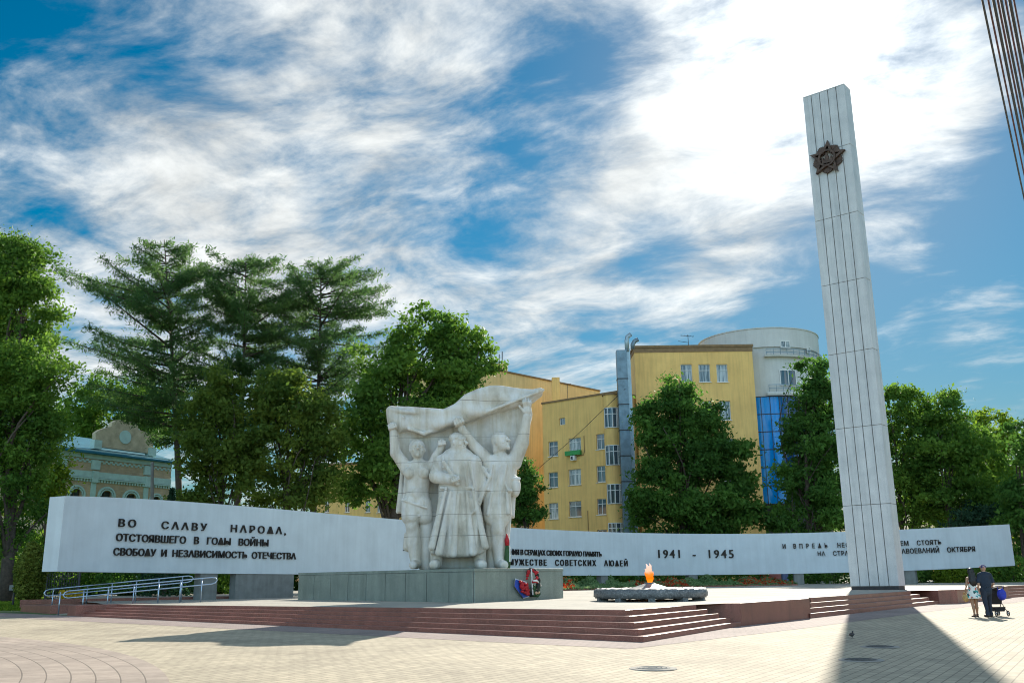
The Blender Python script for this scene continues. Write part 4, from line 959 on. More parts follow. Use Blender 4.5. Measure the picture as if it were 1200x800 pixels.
tree('leafy_tree', 118, 132, [(85, 485, 34, 32), (120, 475, 34, 34), (165, 475, 36, 34), (185, 500, 30, 30)], lm_mid, 'pale distant tree showing above the teal roof of the old house', GT, size=.36, dens=3.0, clump=.8, per=22, tr=.3)
tree('leafy_tree', 258, 62, [(258, 470, 34, 40), (248, 520, 42, 42), (275, 530, 36, 44), (255, 575, 46, 28), (240, 490, 22, 36)], lm_olive, 'olive green bushy tree under the left half of the larches', GT, size=.19, dens=8, clump=.36, per=28, tr=.2)
tree('leafy_tree', 335, 64, [(325, 455, 30, 30), (345, 490, 44, 44), (318, 520, 38, 44), (365, 545, 42, 40), (330, 572, 48, 26), (375, 500, 30, 40)], lm_olive, 'broad olive green tree in the middle of the group above the left inscription', GT, size=.19, dens=8, clump=.36, per=28, tr=.22)
tree('leafy_tree', 455, 70, [(482, 392, 36, 32), (520, 398, 32, 34), (556, 405, 22, 20), (450, 430, 44, 46), (500, 440, 52, 46), (545, 436, 32, 28), (440, 500, 46, 50), (490, 500, 52, 50), (535, 480, 36, 40), (450, 560, 50, 40), (500, 565, 46, 40), (425, 545, 36, 46)], lm_mid, 'large rounded leafy tree directly behind the left of the sculpture', GT, size=.23, dens=6.5, clump=.42, per=28, tr=.4)
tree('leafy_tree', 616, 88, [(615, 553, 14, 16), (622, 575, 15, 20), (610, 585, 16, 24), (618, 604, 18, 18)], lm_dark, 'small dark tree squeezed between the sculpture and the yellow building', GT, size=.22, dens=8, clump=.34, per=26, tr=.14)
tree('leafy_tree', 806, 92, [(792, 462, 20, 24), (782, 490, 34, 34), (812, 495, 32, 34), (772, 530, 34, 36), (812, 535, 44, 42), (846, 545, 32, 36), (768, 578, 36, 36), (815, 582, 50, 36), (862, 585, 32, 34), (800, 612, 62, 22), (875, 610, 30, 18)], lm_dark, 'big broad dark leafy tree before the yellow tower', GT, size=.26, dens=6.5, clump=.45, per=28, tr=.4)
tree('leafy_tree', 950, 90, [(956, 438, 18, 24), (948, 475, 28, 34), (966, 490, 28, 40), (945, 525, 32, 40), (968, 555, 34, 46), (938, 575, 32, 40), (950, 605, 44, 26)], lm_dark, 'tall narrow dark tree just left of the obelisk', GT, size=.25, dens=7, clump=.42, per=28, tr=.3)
RT = [('leafy_tree', 1062, 96, [(1052, 478, 22, 24), (1075, 488, 26, 26), (1060, 520, 36, 36), (1082, 545, 34, 36), (1055, 570, 34, 36), (1075, 600, 42, 26)], lm_mid, 'leafy tree rising immediately right of the obelisk'),
      ('leafy_tree', 1122, 92, [(1108, 490, 28, 30), (1135, 505, 26, 26), (1112, 530, 36, 36), (1140, 548, 34, 34), (1115, 578, 40, 34), (1148, 590, 34, 32)], lm_mid, 'mid green tree above the last inscription on the right'),
      ('leafy_tree', 1168, 104, [(1160, 508, 26, 24), (1180, 530, 26, 28), (1165, 560, 34, 36), (1185, 590, 34, 36)], lm_lite, 'lighter sunlit tree above the right end of the long wall'),
      ('leafy_tree', 1205, 84, [(1205, 520, 24, 34), (1212, 560, 30, 40), (1205, 610, 36, 36)], lm_dark, 'dark tree cut off by the right edge of the view')]
for a in RT: tree(*a, GT, size=.26, dens=6, clump=.46, per=27, tr=.26)
for (u, Y, lob, mt, lab) in ((1092, 112, [(1090, 590, 16, 26), (1098, 570, 14, 20)], lm_lite, 'bright backlit sapling glimpsed between the right hand trees'),
                         (1150, 88, [(1150, 610, 34, 22), (1128, 618, 26, 16)], lm_blue, 'low blue green spruce behind the right part of the wall')):
    tree('leafy_tree', u, Y, lob, mt, lab, GT, size=.2, dens=8, clump=.32, per=26, tr=.1)
# larches with airy layered branches
def larch(ub, Y, top, prof, label, lean=0.0, seed=1):
    rs = np.random.RandomState(seed)
    b = at(ub, 690, Y); b[2] = gz(b[0], Y); T = at(top[0], top[1], Y); o = thing('larch_tree', tuple(b), label, 'tree', GT)
    mb = MB(); n = 14; ax = lambda t: b+(T-b)*t+np.array([.5*math.sin(t*3), 0, 0])*.4
    mb.tube([ax(t) for t in np.linspace(-.01, 1, n)], list(np.linspace(.34, .03, n)), 8)
    P = []; H = T[2]-b[2]; tints = []
    ts = [p[0] for p in prof]; Lr = [p[1] for p in prof]; Rr = [p[2] for p in prof]
    for k in range(135):
        t = rs.uniform(.34, .985)**.92; az = rs.uniform(0, 2*math.pi); cx = math.cos(az)
        lft, rgt = np.interp(t, ts, Lr), np.interp(t, ts, Rr); L = (lft if cx < 0 else rgt)*abs(cx)+.5*(lft+rgt)*(1-abs(cx))
        L *= rs.uniform(.55, 1.25); L = max(L, .5)
        p0 = ax(t); rise = rs.uniform(-.10, .70)*(.75-.15*t); d = np.array([cx, math.sin(az), 0])
        pts = [p0+d*L*s+np.array([0, 0, L*rise*(s-.25*s*s)+.25*L*s*s*s*.4]) for s in np.linspace(0, 1, 6)]
        mb.tube(pts, list(np.linspace(.075*(.4+L/8), .012, 6)), 5)
        base_t = rs.random()
        for s in np.arange(.22, 1.02, .17/max(L, .8)*1.15):
            s = min(s, 1.0); i = min(int(s*5), 4); f = s*5-i; c = pts[i]*(1-f)+pts[i+1]*f
            for _ in range(7):
                sd_ = np.cross(d, [0, 0, 1])*rs.choice([-1, 1])*rs.uniform(.0, .34)*L*(1.10-s)*.9; tip = c+sd_+d*rs.uniform(0, .4)+np.array([0, 0, -abs(rs.normal())*.18+.05])
                m_ = 3
                for q in range(m_):
                    P.append(c+(tip-c)*((q+1)/m_)+rs.normal(size=3)*.17); tints.append(base_t*.6+.4*rs.random())
    P = np.array(P); 
    mb.build('trunk', m_bark, o, smooth=True)
    leaf_obj('crown', P, .17, lm_larch, o, np.array(tints), aspect=.2, up=np.array([0, 0, .25]))
larch(214, 72, (192, 281), [(.34, 2.2, 2.0), (.5, 5.5, 4.0), (.62, 7.2, 4.2), (.72, 8.0, 4.5), (.80, 7.8, 4.2), (.88, 4.8, 3.6), (.95, 2.8, 2.4), (1, .6, .6)], 'leftmost larch with long bare lower branches reaching left', seed=3)
larch(272, 74, (288, 299), [(.34, 2, 2.0), (.5, 4.6, 4.4), (.65, 5.2, 5.4), (.78, 5.0, 5.6), (.88, 4.4, 4.8), (.95, 3.0, 3.2), (1, .8, .8)], 'middle larch of three with crown over the olive tree', seed=5)
larch(362, 76, (376, 308), [(.34, 2, 2.0), (.5, 5.2, 4.8), (.65, 5.8, 6.0), (.78, 5.6, 6.2), (.88, 5.0, 5.6), (.95, 3.6, 3.8), (1, 1.2, 1.0)], 'rightmost larch of three, spreading toward the rounded tree', seed=9)
# spruce
b = at(193, 690, 56); b[2] = gz(b[0], 56); o = thing('spruce_tree', tuple(b), 'small dark blue green spruce before the right end of the old house', 'tree', GT)
P = []; 
for k in range(5200):
    t = random.random()**.8; a = random.uniform(0, 6.283); rr = (1-t)*1.75*random.random()**.45; z = .4+t*5.9; P.append((b[0]+rr*math.cos(a), b[1]+rr*math.sin(a), b[2]+z-.3*rr))
leaf_obj('crown', np.array(P), .16, lm_blue, o, np.random.random(len(P)), aspect=.3); MB().tube([b, b+np.array([0, 0, 6.2])], [.12, .02], 7).build('trunk', m_bark, o)
# shrubs and hedges
def shrub(name, u, Y, cz, rx, rz, mat, label, n=4200, size=.10, ry=None, group=None, cat='bush', box=False, stem=True):
    c = at(u, 690, Y); z0 = gz(c[0], Y) if Y > 60 or u < 60 else fz(c[0], Y)
    b = np.array([c[0], Y, z0]); o = thing(name, tuple(b), label, cat, group); ry = ry or rx
    d = np.random.normal(size=(n, 3)); d /= np.linalg.norm(d, axis=1)[:, None]
    if box: d = np.sign(d)*np.abs(d)**.35; d /= np.maximum(np.abs(d).max(1), 1e-6)[:, None]
    rad = .72+.30*np.random.random(n)**.6; lump = 1+.05*np.sin(d[:, 0]*7+u)+.05*np.sin(d[:, 2]*8)
    P = b+np.array([0, 0, cz])+d*np.array([rx, ry, rz])*(rad*lump)[:, None]; P[:, 2] = np.maximum(P[:, 2], z0+.02)
    leaf_obj('foliage', P, size, mat, o, np.random.random(n)*.6+.4*(np.sin(P[:, 0]*3)*.5+.5))
    MB().tube([b-np.array([0, 0, .1]), b+np.array([0, 0, cz*.9])], [.08, .03], 6).build('stem', m_bark, o)
    return o
shrub('clipped_bush', 34, 45, 1.45, .68, 1.38, lm_thuja, 'clipped egg shaped bush at the left end of the wall', n=9000, size=.075)
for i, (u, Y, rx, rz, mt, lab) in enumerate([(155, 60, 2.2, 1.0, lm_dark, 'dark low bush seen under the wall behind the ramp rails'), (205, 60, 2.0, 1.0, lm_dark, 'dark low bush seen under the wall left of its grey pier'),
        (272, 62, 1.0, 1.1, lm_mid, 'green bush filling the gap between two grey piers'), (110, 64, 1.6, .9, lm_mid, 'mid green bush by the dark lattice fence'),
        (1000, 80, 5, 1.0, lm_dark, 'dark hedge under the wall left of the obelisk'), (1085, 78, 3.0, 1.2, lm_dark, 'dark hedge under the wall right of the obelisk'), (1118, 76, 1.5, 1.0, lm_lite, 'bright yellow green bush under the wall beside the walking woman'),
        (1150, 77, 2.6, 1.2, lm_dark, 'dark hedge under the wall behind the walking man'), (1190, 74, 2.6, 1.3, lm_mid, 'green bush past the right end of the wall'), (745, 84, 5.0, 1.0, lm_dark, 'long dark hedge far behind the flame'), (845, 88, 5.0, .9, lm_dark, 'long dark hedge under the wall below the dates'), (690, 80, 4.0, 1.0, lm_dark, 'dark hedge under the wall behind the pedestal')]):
    shrub('garden_bush', u, Y, rz*.95, rx, rz, mt, lab, n=int(1500+900*rx), size=.13, ry=1.2, group='bushes behind the wall')
UG = [(150, 74), (210, 80), (300, 78), (370, 82), (430, 84), (520, 84), (1060, 110), (1110, 108), (1160, 112), (1215, 100), (90, 70), (880, 112), (930, 106), (10, 62), (-40, 66)]
for i, (u, Y) in enumerate(UG):
    shrub('undergrowth_bush', u, Y, 2.0, 3.4, 2.3 if 300 > u or u > 1000 else 2.0, [lm_dark, lm_mid, lm_olive][i % 3], 'shaggy dark undergrowth bush among the tree trunks behind the wall', n=5200, size=.17, ry=1.8, group='undergrowth bushes among the trunks')
# flower bed in front of and under the wall
fb = [(645, 692.5, 57), (700, 691.5, 60), (760, 690, 64), (820, 688.5, 67), (880, 687, 69.5), (935, 685.8, 71)]
P = []; T = []; Pr = []; Tr = []
for (a, c) in zip(fb[:-1], fb[1:]):
    A, B = at(*a)[:2], at(*c)[:2]; d = B-A; nn = np.array([-d[1], d[0]])/np.linalg.norm(d)
    for k in range(5200):
        s, w = random.random(), random.random(); p = A+d*s+nn*w*3.0; h = (.12+.38*w)*(1+.5*math.sin(p[0]*1.7)*math.sin(p[1]*1.3)+.35*math.sin(p[0]*4.1)); z = fz(*p)+max(.03, h)*random.random()**.5
        hue = .5+.5*math.sin(p[0]*.9+1)*math.sin(p[1]*.7)
        if math.sin(p[0]*.75+.4) > .0 and random.random() < .12: Pr.append((p[0], p[1], z+.1)); Tr.append(random.random())
        else: P.append((p[0], p[1], z)); T.append(.25+.5*hue*random.random()+.25*random.random())
fbm_ = leafmat('flowerbed_green', (.06, .13, .035), (.24, .34, .17), .35); frm = leafmat('flowerbed_red', (.30, .03, .02), (.45, .12, .04), .3)
struct(leaf_obj('flower_bed', np.array(P), .11, fbm_, None, np.array(T)), 'stuff')
struct(leaf_obj('red_blossoms', np.array(Pr), .10, frm, None, np.array(Tr)), 'stuff')
# bed kerb
mb = MB()
for (a, c) in zip(fb[:-1], fb[1:]):
    A, B = at(*a)[:2], at(*c)[:2]; d = (B-A)/np.linalg.norm(B-A); nn = np.array([-d[1], d[0]])*.18
    mb.hexa([(*A, fz(*A)-.02), (*B, fz(*B)-.02), (*(B+nn), fz(*B)-.02), (*(A+nn), fz(*A)-.02)], [(*A, fz(*A)+.10), (*B, fz(*B)+.10), (*(B+nn), fz(*B)+.10), (*(A+nn), fz(*A)+.10)])
tag(mb.build('bed_kerb', m_red, None), 'low dark kerb along the front of the flower bed', 'kerb')
# grass tufts and little flowers at far left
P = []
for k in range(16000):
    u = random.uniform(-10, 75); Y = random.uniform(41, 60); c = at(u, 690, Y); P.append((c[0], Y, gz(c[0], Y)+.05*random.random()))
struct(leaf_obj('grass', np.array(P), .07, lm_lite, None, np.random.random(len(P)), up=np.array([0, 0, .9]), aspect=.25), 'stuff')
struct(sheet('path', [at(-60, 690, 47)[:2], at(60, 690, 47)[:2], at(60, 690, 51)[:2], at(-60, 690, 51)[:2]], m_path, .03))
P = []
for k in range(900):
    u = random.uniform(70, 98); Y = random.uniform(50, 52); c = at(u, 690, Y); P.append((c[0], Y, gz(c[0], Y)+.1+.5*random.random()))
ymat = leafmat('yellow_blossom', (.35, .25, .02), (.5, .40, .04), .3)
struct(leaf_obj('yellow_blossoms', np.array(P), .07, ymat, None, np.random.random(len(P))), 'stuff')

# ------------------------------------------------------------------ facades with real openings
def plane_sz(u, v, A, B):
    d = ray(u, v); e = B-A; M_ = np.array([[d[0], -e[0]], [d[1], -e[1]]]); t, s = np.linalg.solve(M_, A); return s*np.linalg.norm(e), CAMZ+d[2]*t
def facade(name, A, B, z0, z1, holes, mat, parent, depth=.28):
    L = np.linalg.norm(B-A); e = (B-A)/L; nn = np.array([-e[1], e[0]])       # inward
    hs_ = [(max(.05, min(h[0], h[1])), min(L-.05, max(h[0], h[1])), min(h[2], h[3]), max(h[2], h[3])) for h in holes]
    S_ = sorted(set([0.0, L]+[round(x, 4) for h in hs_ for x in h[:2]])); Z_ = sorted(set([z0, z1]+[round(x, 4) for h in hs_ for x in h[2:]]))
    mb = MB()
    def P3(s, z, d=0.0): q = A+e*s+nn*d; return (q[0], q[1], z)
    for i in range(len(S_)-1):
        for j in range(len(Z_)-1):
            cs, cz = (S_[i]+S_[i+1])/2, (Z_[j]+Z_[j+1])/2
            if any(h[0] < cs < h[1] and h[2] < cz < h[3] for h in hs_): continue
            mb.add([P3(S_[i], Z_[j]), P3(S_[i+1], Z_[j]), P3(S_[i+1], Z_[j+1]), P3(S_[i], Z_[j+1])], [(0, 1, 2, 3)])
    for h in hs_:
        a, c, za, zb = h
        for (p, q) in (((a, za), (c, za)), ((c, za), (c, zb)), ((c, zb), (a, zb)), ((a, zb), (a, za))):
            mb.add([P3(*p), P3(*q), P3(*q, depth), P3(*p, depth)], [(0, 1, 2, 3)])
    w = mb.build(name, mat, parent)
    return P3, hs_
def window(P3, h, parent, mull=(.5,), trans=(.68,), fr=.07, dep=.16, glass=None, sill=True, fm=None):
    a, c, za, zb = h; mb = MB()
    def bar(s0, s1, y0, y1, d0, d1):
        mb.hexa([P3(s0, y0, d0), P3(s1, y0, d0), P3(s1, y0, d1), P3(s0, y0, d1)], [P3(s0, y1, d0), P3(s1, y1, d0), P3(s1, y1, d1), P3(s0, y1, d1)])
    bar(a, a+fr, za, zb, dep, dep+.08); bar(c-fr, c, za, zb, dep, dep+.08); bar(a+fr, c-fr, za, za+fr, dep, dep+.08); bar(a+fr, c-fr, zb-fr, zb, dep, dep+.08)
    for m_ in mull: x = a+(c-a)*m_; bar(x-fr*.5, x+fr*.5, za+fr, zb-fr, dep+.006, dep+.075)
    for t in trans: y = za+(zb-za)*t; bar(a+fr, c-fr, y-fr*.5, y+fr*.5, dep+.012, dep+.07)
    o = mb.build('window', fm or m_white, parent)
    MB().add([P3(a+.02, za+.02, dep+.05), P3(c-.02, za+.02, dep+.05), P3(c-.02, zb-.02, dep+.05), P3(a+.02, zb-.02, dep+.05)], [(0, 1, 2, 3)]).build('pane', glass or (m_glass2 if random.random() < .3 else m_glass), o)
    if sill:
        m2 = MB(); m2.hexa([P3(a-.08, za-.08, -.10), P3(c+.08, za-.08, -.10), P3(c+.08, za-.08, .0), P3(a-.08, za-.08, 0)], [P3(a-.08, za-.02, -.10), P3(c+.08, za-.02, -.10), P3(c+.08, za-.02, 0), P3(a-.08, za-.02, 0)]); m2.build('sill', m_white, o)
    return o
def holes_from(A, B, rects):
    out = []
    for (u0, u1, v0, v1) in rects:
        s0, za = plane_sz(u0, v1, A, B); s1, zb = plane_sz(u1, v0, A, B); out.append((s0, s1, za, zb))
    return out
def solid(mb, A, B, dep, z0, z1):
    e = (B-A)/np.linalg.norm(B-A); nn = np.array([-e[1], e[0]])*dep
    mb.hexa([(*A, z0), (*B, z0), (*(B+nn), z0), (*(A+nn), z0)], [(*A, z1), (*B, z1), (*(B+nn), z1), (*(A+nn), z1)])
GZB = gz(20, 100)-.3
# yellow office wing
A1, B1 = at(635.5, 475.5, 113)[:2], at(724, 459.5, 106)[:2]; z1w = at(724, 459.5, 106)[2]
wing = thing('yellow_office_wing', (A1[0]+6, A1[1], GZB), 'yellow four storey office wing with white windows between sculpture and duct', 'building')
rects = [(643, 653.5, 516.3, 535), (666.7, 680.5, 512, 528.7), (699, 708.5, 507.5, 526.7), (643, 653.5, 552.6, 571.3), (666.7, 680.5, 548.7, 568.5), (699.5, 709, 545, 565), (643.3, 654, 588.6, 608), (667, 681, 586.4, 605.7), (700, 710, 583.7, 603), (655.5, 662, 489, 498), (644, 655, 624, 642), (668, 682, 622, 642), (700.5, 711, 620, 640)]
H1 = holes_from(A1, B1, rects)
P3, hs1 = facade('wall', A1, B1, GZB, z1w, H1, m_yellow, wing)
wins = [window(P3, h, wing, mull=(.5,) if i != 9 else (), trans=(.68,) if i != 9 else (), sill=i != 9) for i, h in enumerate(hs1)]
mb = MB(); e1 = (B1-A1)/np.linalg.norm(B1-A1); n1_ = np.array([-e1[1], e1[0]])
q0 = A1+n1_*.6; q1 = B1+n1_*.6
solid(mb, q0, q1, 11, GZB, z1w-.02)
for s_, (p, q) in enumerate(((A1, A1+n1_*.6), (B1+n1_*.6, B1))):
    mb.add([(*p, GZB), (*q, GZB), (*q, z1w), (*p, z1w)], [(0, 1, 2, 3)])
mb.build('rear_walls', m_yellow2, wing)
mb = MB(); solid(mb, A1-n1_*.12-e1*.1, B1-n1_*.12, 12, z1w+.003, z1w+.2); mb.build('roof', m_trim, wing)
# rounded bay at the right end of the wing
bc = at(719, 540, 106.4)[:2]; br_ = .95
zr = at(719, 462, 105.5)[2]
mb = MB(); mb.lathe((bc[0], bc[1], GZB), [(br_, 0), (br_, zr-GZB), (0, zr-GZB)], 28).build('bay_wall', m_yellow, wing, smooth=False)
for (v0, v1) in ((477, 500.6), (521, 544.6), (566.6, 590), (612, 632)):
    za, zb = at(719, v1, 105.4)[2], at(719, v0, 105.4)[2]
    mb = MB(); fa, fb_ = math.radians(-150), math.radians(-36); ns = 4; rr = br_+.05
    for k in range(ns+1):
        q = fa+(fb_-fa)*k/ns; mb.box((bc[0]+rr*math.cos(q), bc[1]+rr*math.sin(q), za), .09, .09, zb-za, q)
    for zz_ in (za, za+(zb-za)*.66, zb-.08):
        mb.lathe((bc[0], bc[1], zz_), [(rr-.03, 0), (rr+.04, 0), (rr+.04, .08), (rr-.03, .08)], 16, fa, fb_)
    w = mb.build('window', m_white, wing)
    MB().lathe((bc[0], bc[1], za), [(rr-.01, 0.02), (rr-.01, zb-za-.02)], 16, fa, fb_).build('pane', m_glass, w)
mb = MB(); mb.lathe((bc[0], bc[1], zr), [(br_+.12, .0), (br_+.12, .14), (0, .14)], 28).build('bay_roof', m_trim, wing)
# flower box, air conditioner, pipe
h = hs1[1]; mb = MB(); mb.hexa([P3(h[0]-.3, h[2]-.55, -.45), P3(h[1]+.15, h[2]-.55, -.45), P3(h[1]+.15, h[2]-.55, -.12), P3(h[0]-.3, h[2]-.55, -.12)], [P3(h[0]-.3, h[2]-.02, -.45), P3(h[1]+.15, h[2]-.02, -.45), P3(h[1]+.15, h[2]-.02, -.12), P3(h[0]-.3, h[2]-.02, -.12)]); mb.build('green_window_box', m_green, wing)
mb = MB(); mb.hexa([P3(h[0]+.5, h[2]-1.15, -.45), P3(h[0]+1.1, h[2]-1.15, -.45), P3(h[0]+1.1, h[2]-1.15, -.02), P3(h[0]+.5, h[2]-1.15, -.02)], [P3(h[0]+.5, h[2]-.6, -.45), P3(h[0]+1.1, h[2]-.6, -.45), P3(h[0]+1.1, h[2]-.6, -.02), P3(h[0]+.5, h[2]-.6, -.02)])
ac = mb.build('air_conditioner', m_white, wing); fcn = P3(h[0]+.8, h[2]-.87, -.46)
mb = MB(); mb.tube([fcn, (fcn[0], fcn[1]-.02, fcn[2])], .2, 14).build('fan_grille', m_darkmetal, ac)
MB().tube([P3(h[0]+1.2, h[2]-.7, -.05), P3(h[1]+.35, h[2]-.6, -.05), P3(h[1]+.5, h[2]-.2, -.05), P3(h[1]+.5, h[3]+.1, -.05)], .035, 6).build('pipe', m_trim, wing)
MB().tube([P3(plane_sz(689, 600, A1, B1)[0], GZB+1, -.05), P3(plane_sz(689, 600, A1, B1)[0], GZB+9, -.05)], .04, 6).build('downpipe', m_trim, wing)
# higher back wing
A0, B0 = at(540, 425, 112)[:2], at(703, 461, 131)[:2]; z0w = at(574, 433.5, 116)[2]
backw = thing('yellow_rear_wing', (A0[0]+5, A0[1]+4, GZB), 'taller yellow rear wing with rooftop chimney standing behind the office wing', 'building')
rects = [(609, 617, 535, 549), (606, 618, 604, 622), (585, 592, 535, 549), (585, 592, 604, 622), (392, 398, 600, 612)][:4]
H0 = holes_from(A0, B0, rects); P30, hs0 = facade('wall', A0, B0, GZB, z0w, H0, m_yellow2, backw)
for h in hs0: window(P30, h, backw)
e0 = (B0-A0)/np.linalg.norm(B0-A0); n0 = np.array([-e0[1], e0[0]])
mb = MB(); solid(mb, A0+n0*.6, B0+n0*.6, 10, GZB, z0w-.02); mb.build('rear_walls', m_yellow2, backw)
mb = MB(); solid(mb, A0-n0*.15, B0-n0*.15, 11, z0w+.003, z0w+.18); mb.build('roof', m_trim, backw)
def atop(u, v, Y, w, d, zt_, nm, par, mat):
    c = at(u, v, Y); MB().box((c[0], c[1], z0w-1.5), w, d, c[2]-z0w+1.5).build(nm, mat, par)
atop(584, 428, 120, 2.4, 2.4, 0, 'roof_hut', backw, m_yellow2)
c = at(651, 443, 118.5); MB().box((c[0], c[1], at(651, 490, 118.5)[2]), 1.0, 1.2, c[2]-at(651, 490, 118.5)[2]).build('chimney', m_yellow, backw, bevel=.03)
for u, v0, v1 in ((585, 415, 429), (588.5, 412, 429)): MB().tube([at(u, v1+2, 119.5), at(u, v0, 119.5)], .07, 6).build('roof_pipe', m_darkmetal, backw)
p = at(665, 458, 124); mb = MB(); mb.tube([p-np.array([0, 0, 1.5]), p+np.array([0, 0, 1.0])], .03, 5); mb.tube([p+np.array([-.5, 0, .9]), p+np.array([.5, 0, 1.0])], .025, 5); mb.build('antenna', m_darkmetal, backw)
# yellow strip of building glimpsed left of the sculpture under the trees
AL, BL = at(368, 560, 118)[:2], at(470, 560, 116)[:2]; lw = thing('yellow_low_house', (AL[0]+4, AL[1]+3, GZB), 'low yellow house glimpsed through foliage left of the sculpture', 'building')
zl_ = at(420, 545, 118)[2]; HL = holes_from(AL, BL, [(380, 386, 585, 600), (404, 410, 585, 600), (428, 434, 585, 600), (442, 448, 585, 600)])
PL3, hl = facade('wall', AL, BL, GZB, zl_, HL, m_yellow, lw)
for h in hl: window(PL3, h, lw)
mb = MB(); solid(mb, AL+np.array([0, .6]), BL+np.array([0, .6]), 8, GZB, zl_-.02); mb.build('rear_walls', m_yellow2, lw); mb = MB(); solid(mb, AL-np.array([.2, .2]), BL-np.array([-.2, .2]), 9.4, zl_+.003, zl_+.25); mb.build('roof', m_trim, lw)
# yellow tower with rotunda
YT = 108.0
A2, B2 = at(741, 500, YT)[:2], at(887.5, 500, YT)[:2]; z2 = at(812, 407, YT)[2]
A2[0] = at(737, 407, YT)[0]+.6; B2[0] = at(881, 407, YT)[0]
tow = thing('yellow_tower_block', (A2[0]+7, YT+4, GZB), 'flat fronted yellow tower block joined to a white drum with blue glass', 'building')
rects = [(798.6, 810.6, 426.5, 447.5), (819.6, 831.6, 426.5, 447.5), (840.6, 852.2, 426.5, 447.5), (801.5, 813, 469.5, 492), (822, 833.5, 469.5, 492), (844, 855.6, 469.5, 492), (846, 858.5, 513, 534), (803, 815, 513, 534), (850, 861, 556, 577)]
H2 = holes_from(A2, B2, rects); P32, hs2 = facade('wall', A2, B2, GZB, z2, H2, m_yellow, tow)
for h in hs2: window(P32, h, tow, mull=(), trans=(.66,), glass=m_glass2)
mb = MB(); solid(mb, A2+np.array([0, .6]), B2+np.array([0, .6]), 6, GZB, z2-.02)
for p, q in ((A2, A2+np.array([0, .6])), (B2+np.array([0, .6]), B2)): mb.add([(*p, GZB), (*q, GZB), (*q, z2), (*p, z2)], [(0, 1, 2, 3)])
mb.build('side_walls', m_yellow2, tow)
mb = MB(); solid(mb, A2-np.array([.15, .15]), B2+np.array([.15, -.15]), 7, z2+.003, z2+.28); solid(mb, A2-np.array([.05, .06]), B2+np.array([.05, -.06]), 6.9, z2-.55, z2-.0); mb.build('cornice', m_trim, tow)
# rotunda drum
RCu, RY, RRd = 888, 117.0, 7.45
rc = at(RCu, 400, RY)[:2]; rc[0] = at(887, 395, RY)[0]
zT = at(887, 384.5, RY-RRd)[2]; zB_ = at(887, 464, RY-RRd)[2]; zg0 = at(893, 590, RY-RRd)[2]
rot = thing('white_rotunda', (rc[0], rc[1], GZB), 'white round tower with balconies and blue glass curtain behind the yellow block', 'building')
MB().lathe((rc[0], rc[1], 0), [(RRd-.25, zB_), (RRd-.25, zT-2.3), (RRd-.02, zT-2.3), (RRd-.02, zT), (RRd+.06, zT), (RRd+.06, zT+.12), (RRd-.3, zT+.12), (RRd-.3, zT-1)], 72).build('drum_wall', m_drum, rot, smooth=False)
MB().lathe((rc[0], rc[1], 0), [(RRd-.32, GZB), (RRd-.32, zB_)], 72).build('glass_core', m_darkmetal, rot)
a0g, a1g = math.radians(-140), math.radians(20)
def seg(a, b, z0, z1, mat, nm, par=None, r0=RRd-.2):
    return MB().lathe((rc[0], rc[1], 0), [(r0, z0), (r0, z1)], 6, a, b).build(nm, mat, par or rot)
ncol = 19
for k in range(ncol):
    a = a0g+(a1g-a0g)*k/ncol; b2_ = a0g+(a1g-a0g)*(k+1)/ncol
    for j in range(6):
        zA, zC = zg0+(zB_-zg0)*j/6, zg0+(zB_-zg0)*(j+1)/6
        seg(a+.004, b2_-.004, zA+.05, zC-.05, m_blueglass if k < 6 else m_blueglass_refl, 'glass_panel')
mb = MB()
for j in range(7):
    z = zg0+(zB_-zg0)*j/6; mb.lathe((rc[0], rc[1], z-.04), [(RRd-.24, 0), (RRd-.14, 0), (RRd-.14, .08), (RRd-.24, .08)], 40, a0g, a1g)
for k in range(0, ncol+1):
    a = a0g+(a1g-a0g)*k/ncol; mb.box((rc[0]+(RRd-.18)*math.cos(a), rc[1]+(RRd-.18)*math.sin(a), zg0), .1, .06, zB_-zg0, a)
mb.build('mullions', m_darkmetal, rot)
for vb_, zz_ in ((462, 0), (416.5, 0)):
    z = at(915, vb_, RY-RRd)[2]; MB().lathe((rc[0], rc[1], z-.12), [(RRd-.4, 0), (RRd+.3, 0), (RRd+.36, .2), (RRd+.3, .4 if vb_ > 450 else .15), (RRd-.4, .4 if vb_ > 450 else .15)], 72, math.radians(-100), math.radians(60)).build('balcony_slab', m_drum, rot)
    mb = MB(); zt_ = z+.28+.0; 
    for hh_ in (1.15, .75): mb.lathe((rc[0], rc[1], z+hh_ if vb_ > 450 else z+hh_-.35), [(RRd+.18, 0), (RRd+.23, 0), (RRd+.23, .06), (RRd+.18, .06), (RRd+.18, 0)], 60, math.radians(-98), math.radians(60))
    for k in range(26):
        a = math.radians(-98)+math.radians(158)*k/25; mb.tube([(rc[0]+(RRd+.2)*math.cos(a), rc[1]+(RRd+.2)*math.sin(a), z), (rc[0]+(RRd+.2)*math.cos(a), rc[1]+(RRd+.2)*math.sin(a), z+(1.15 if vb_ > 450 else .8))], .03, 5)
    mb.build('balcony_railing', m_duct, rot)
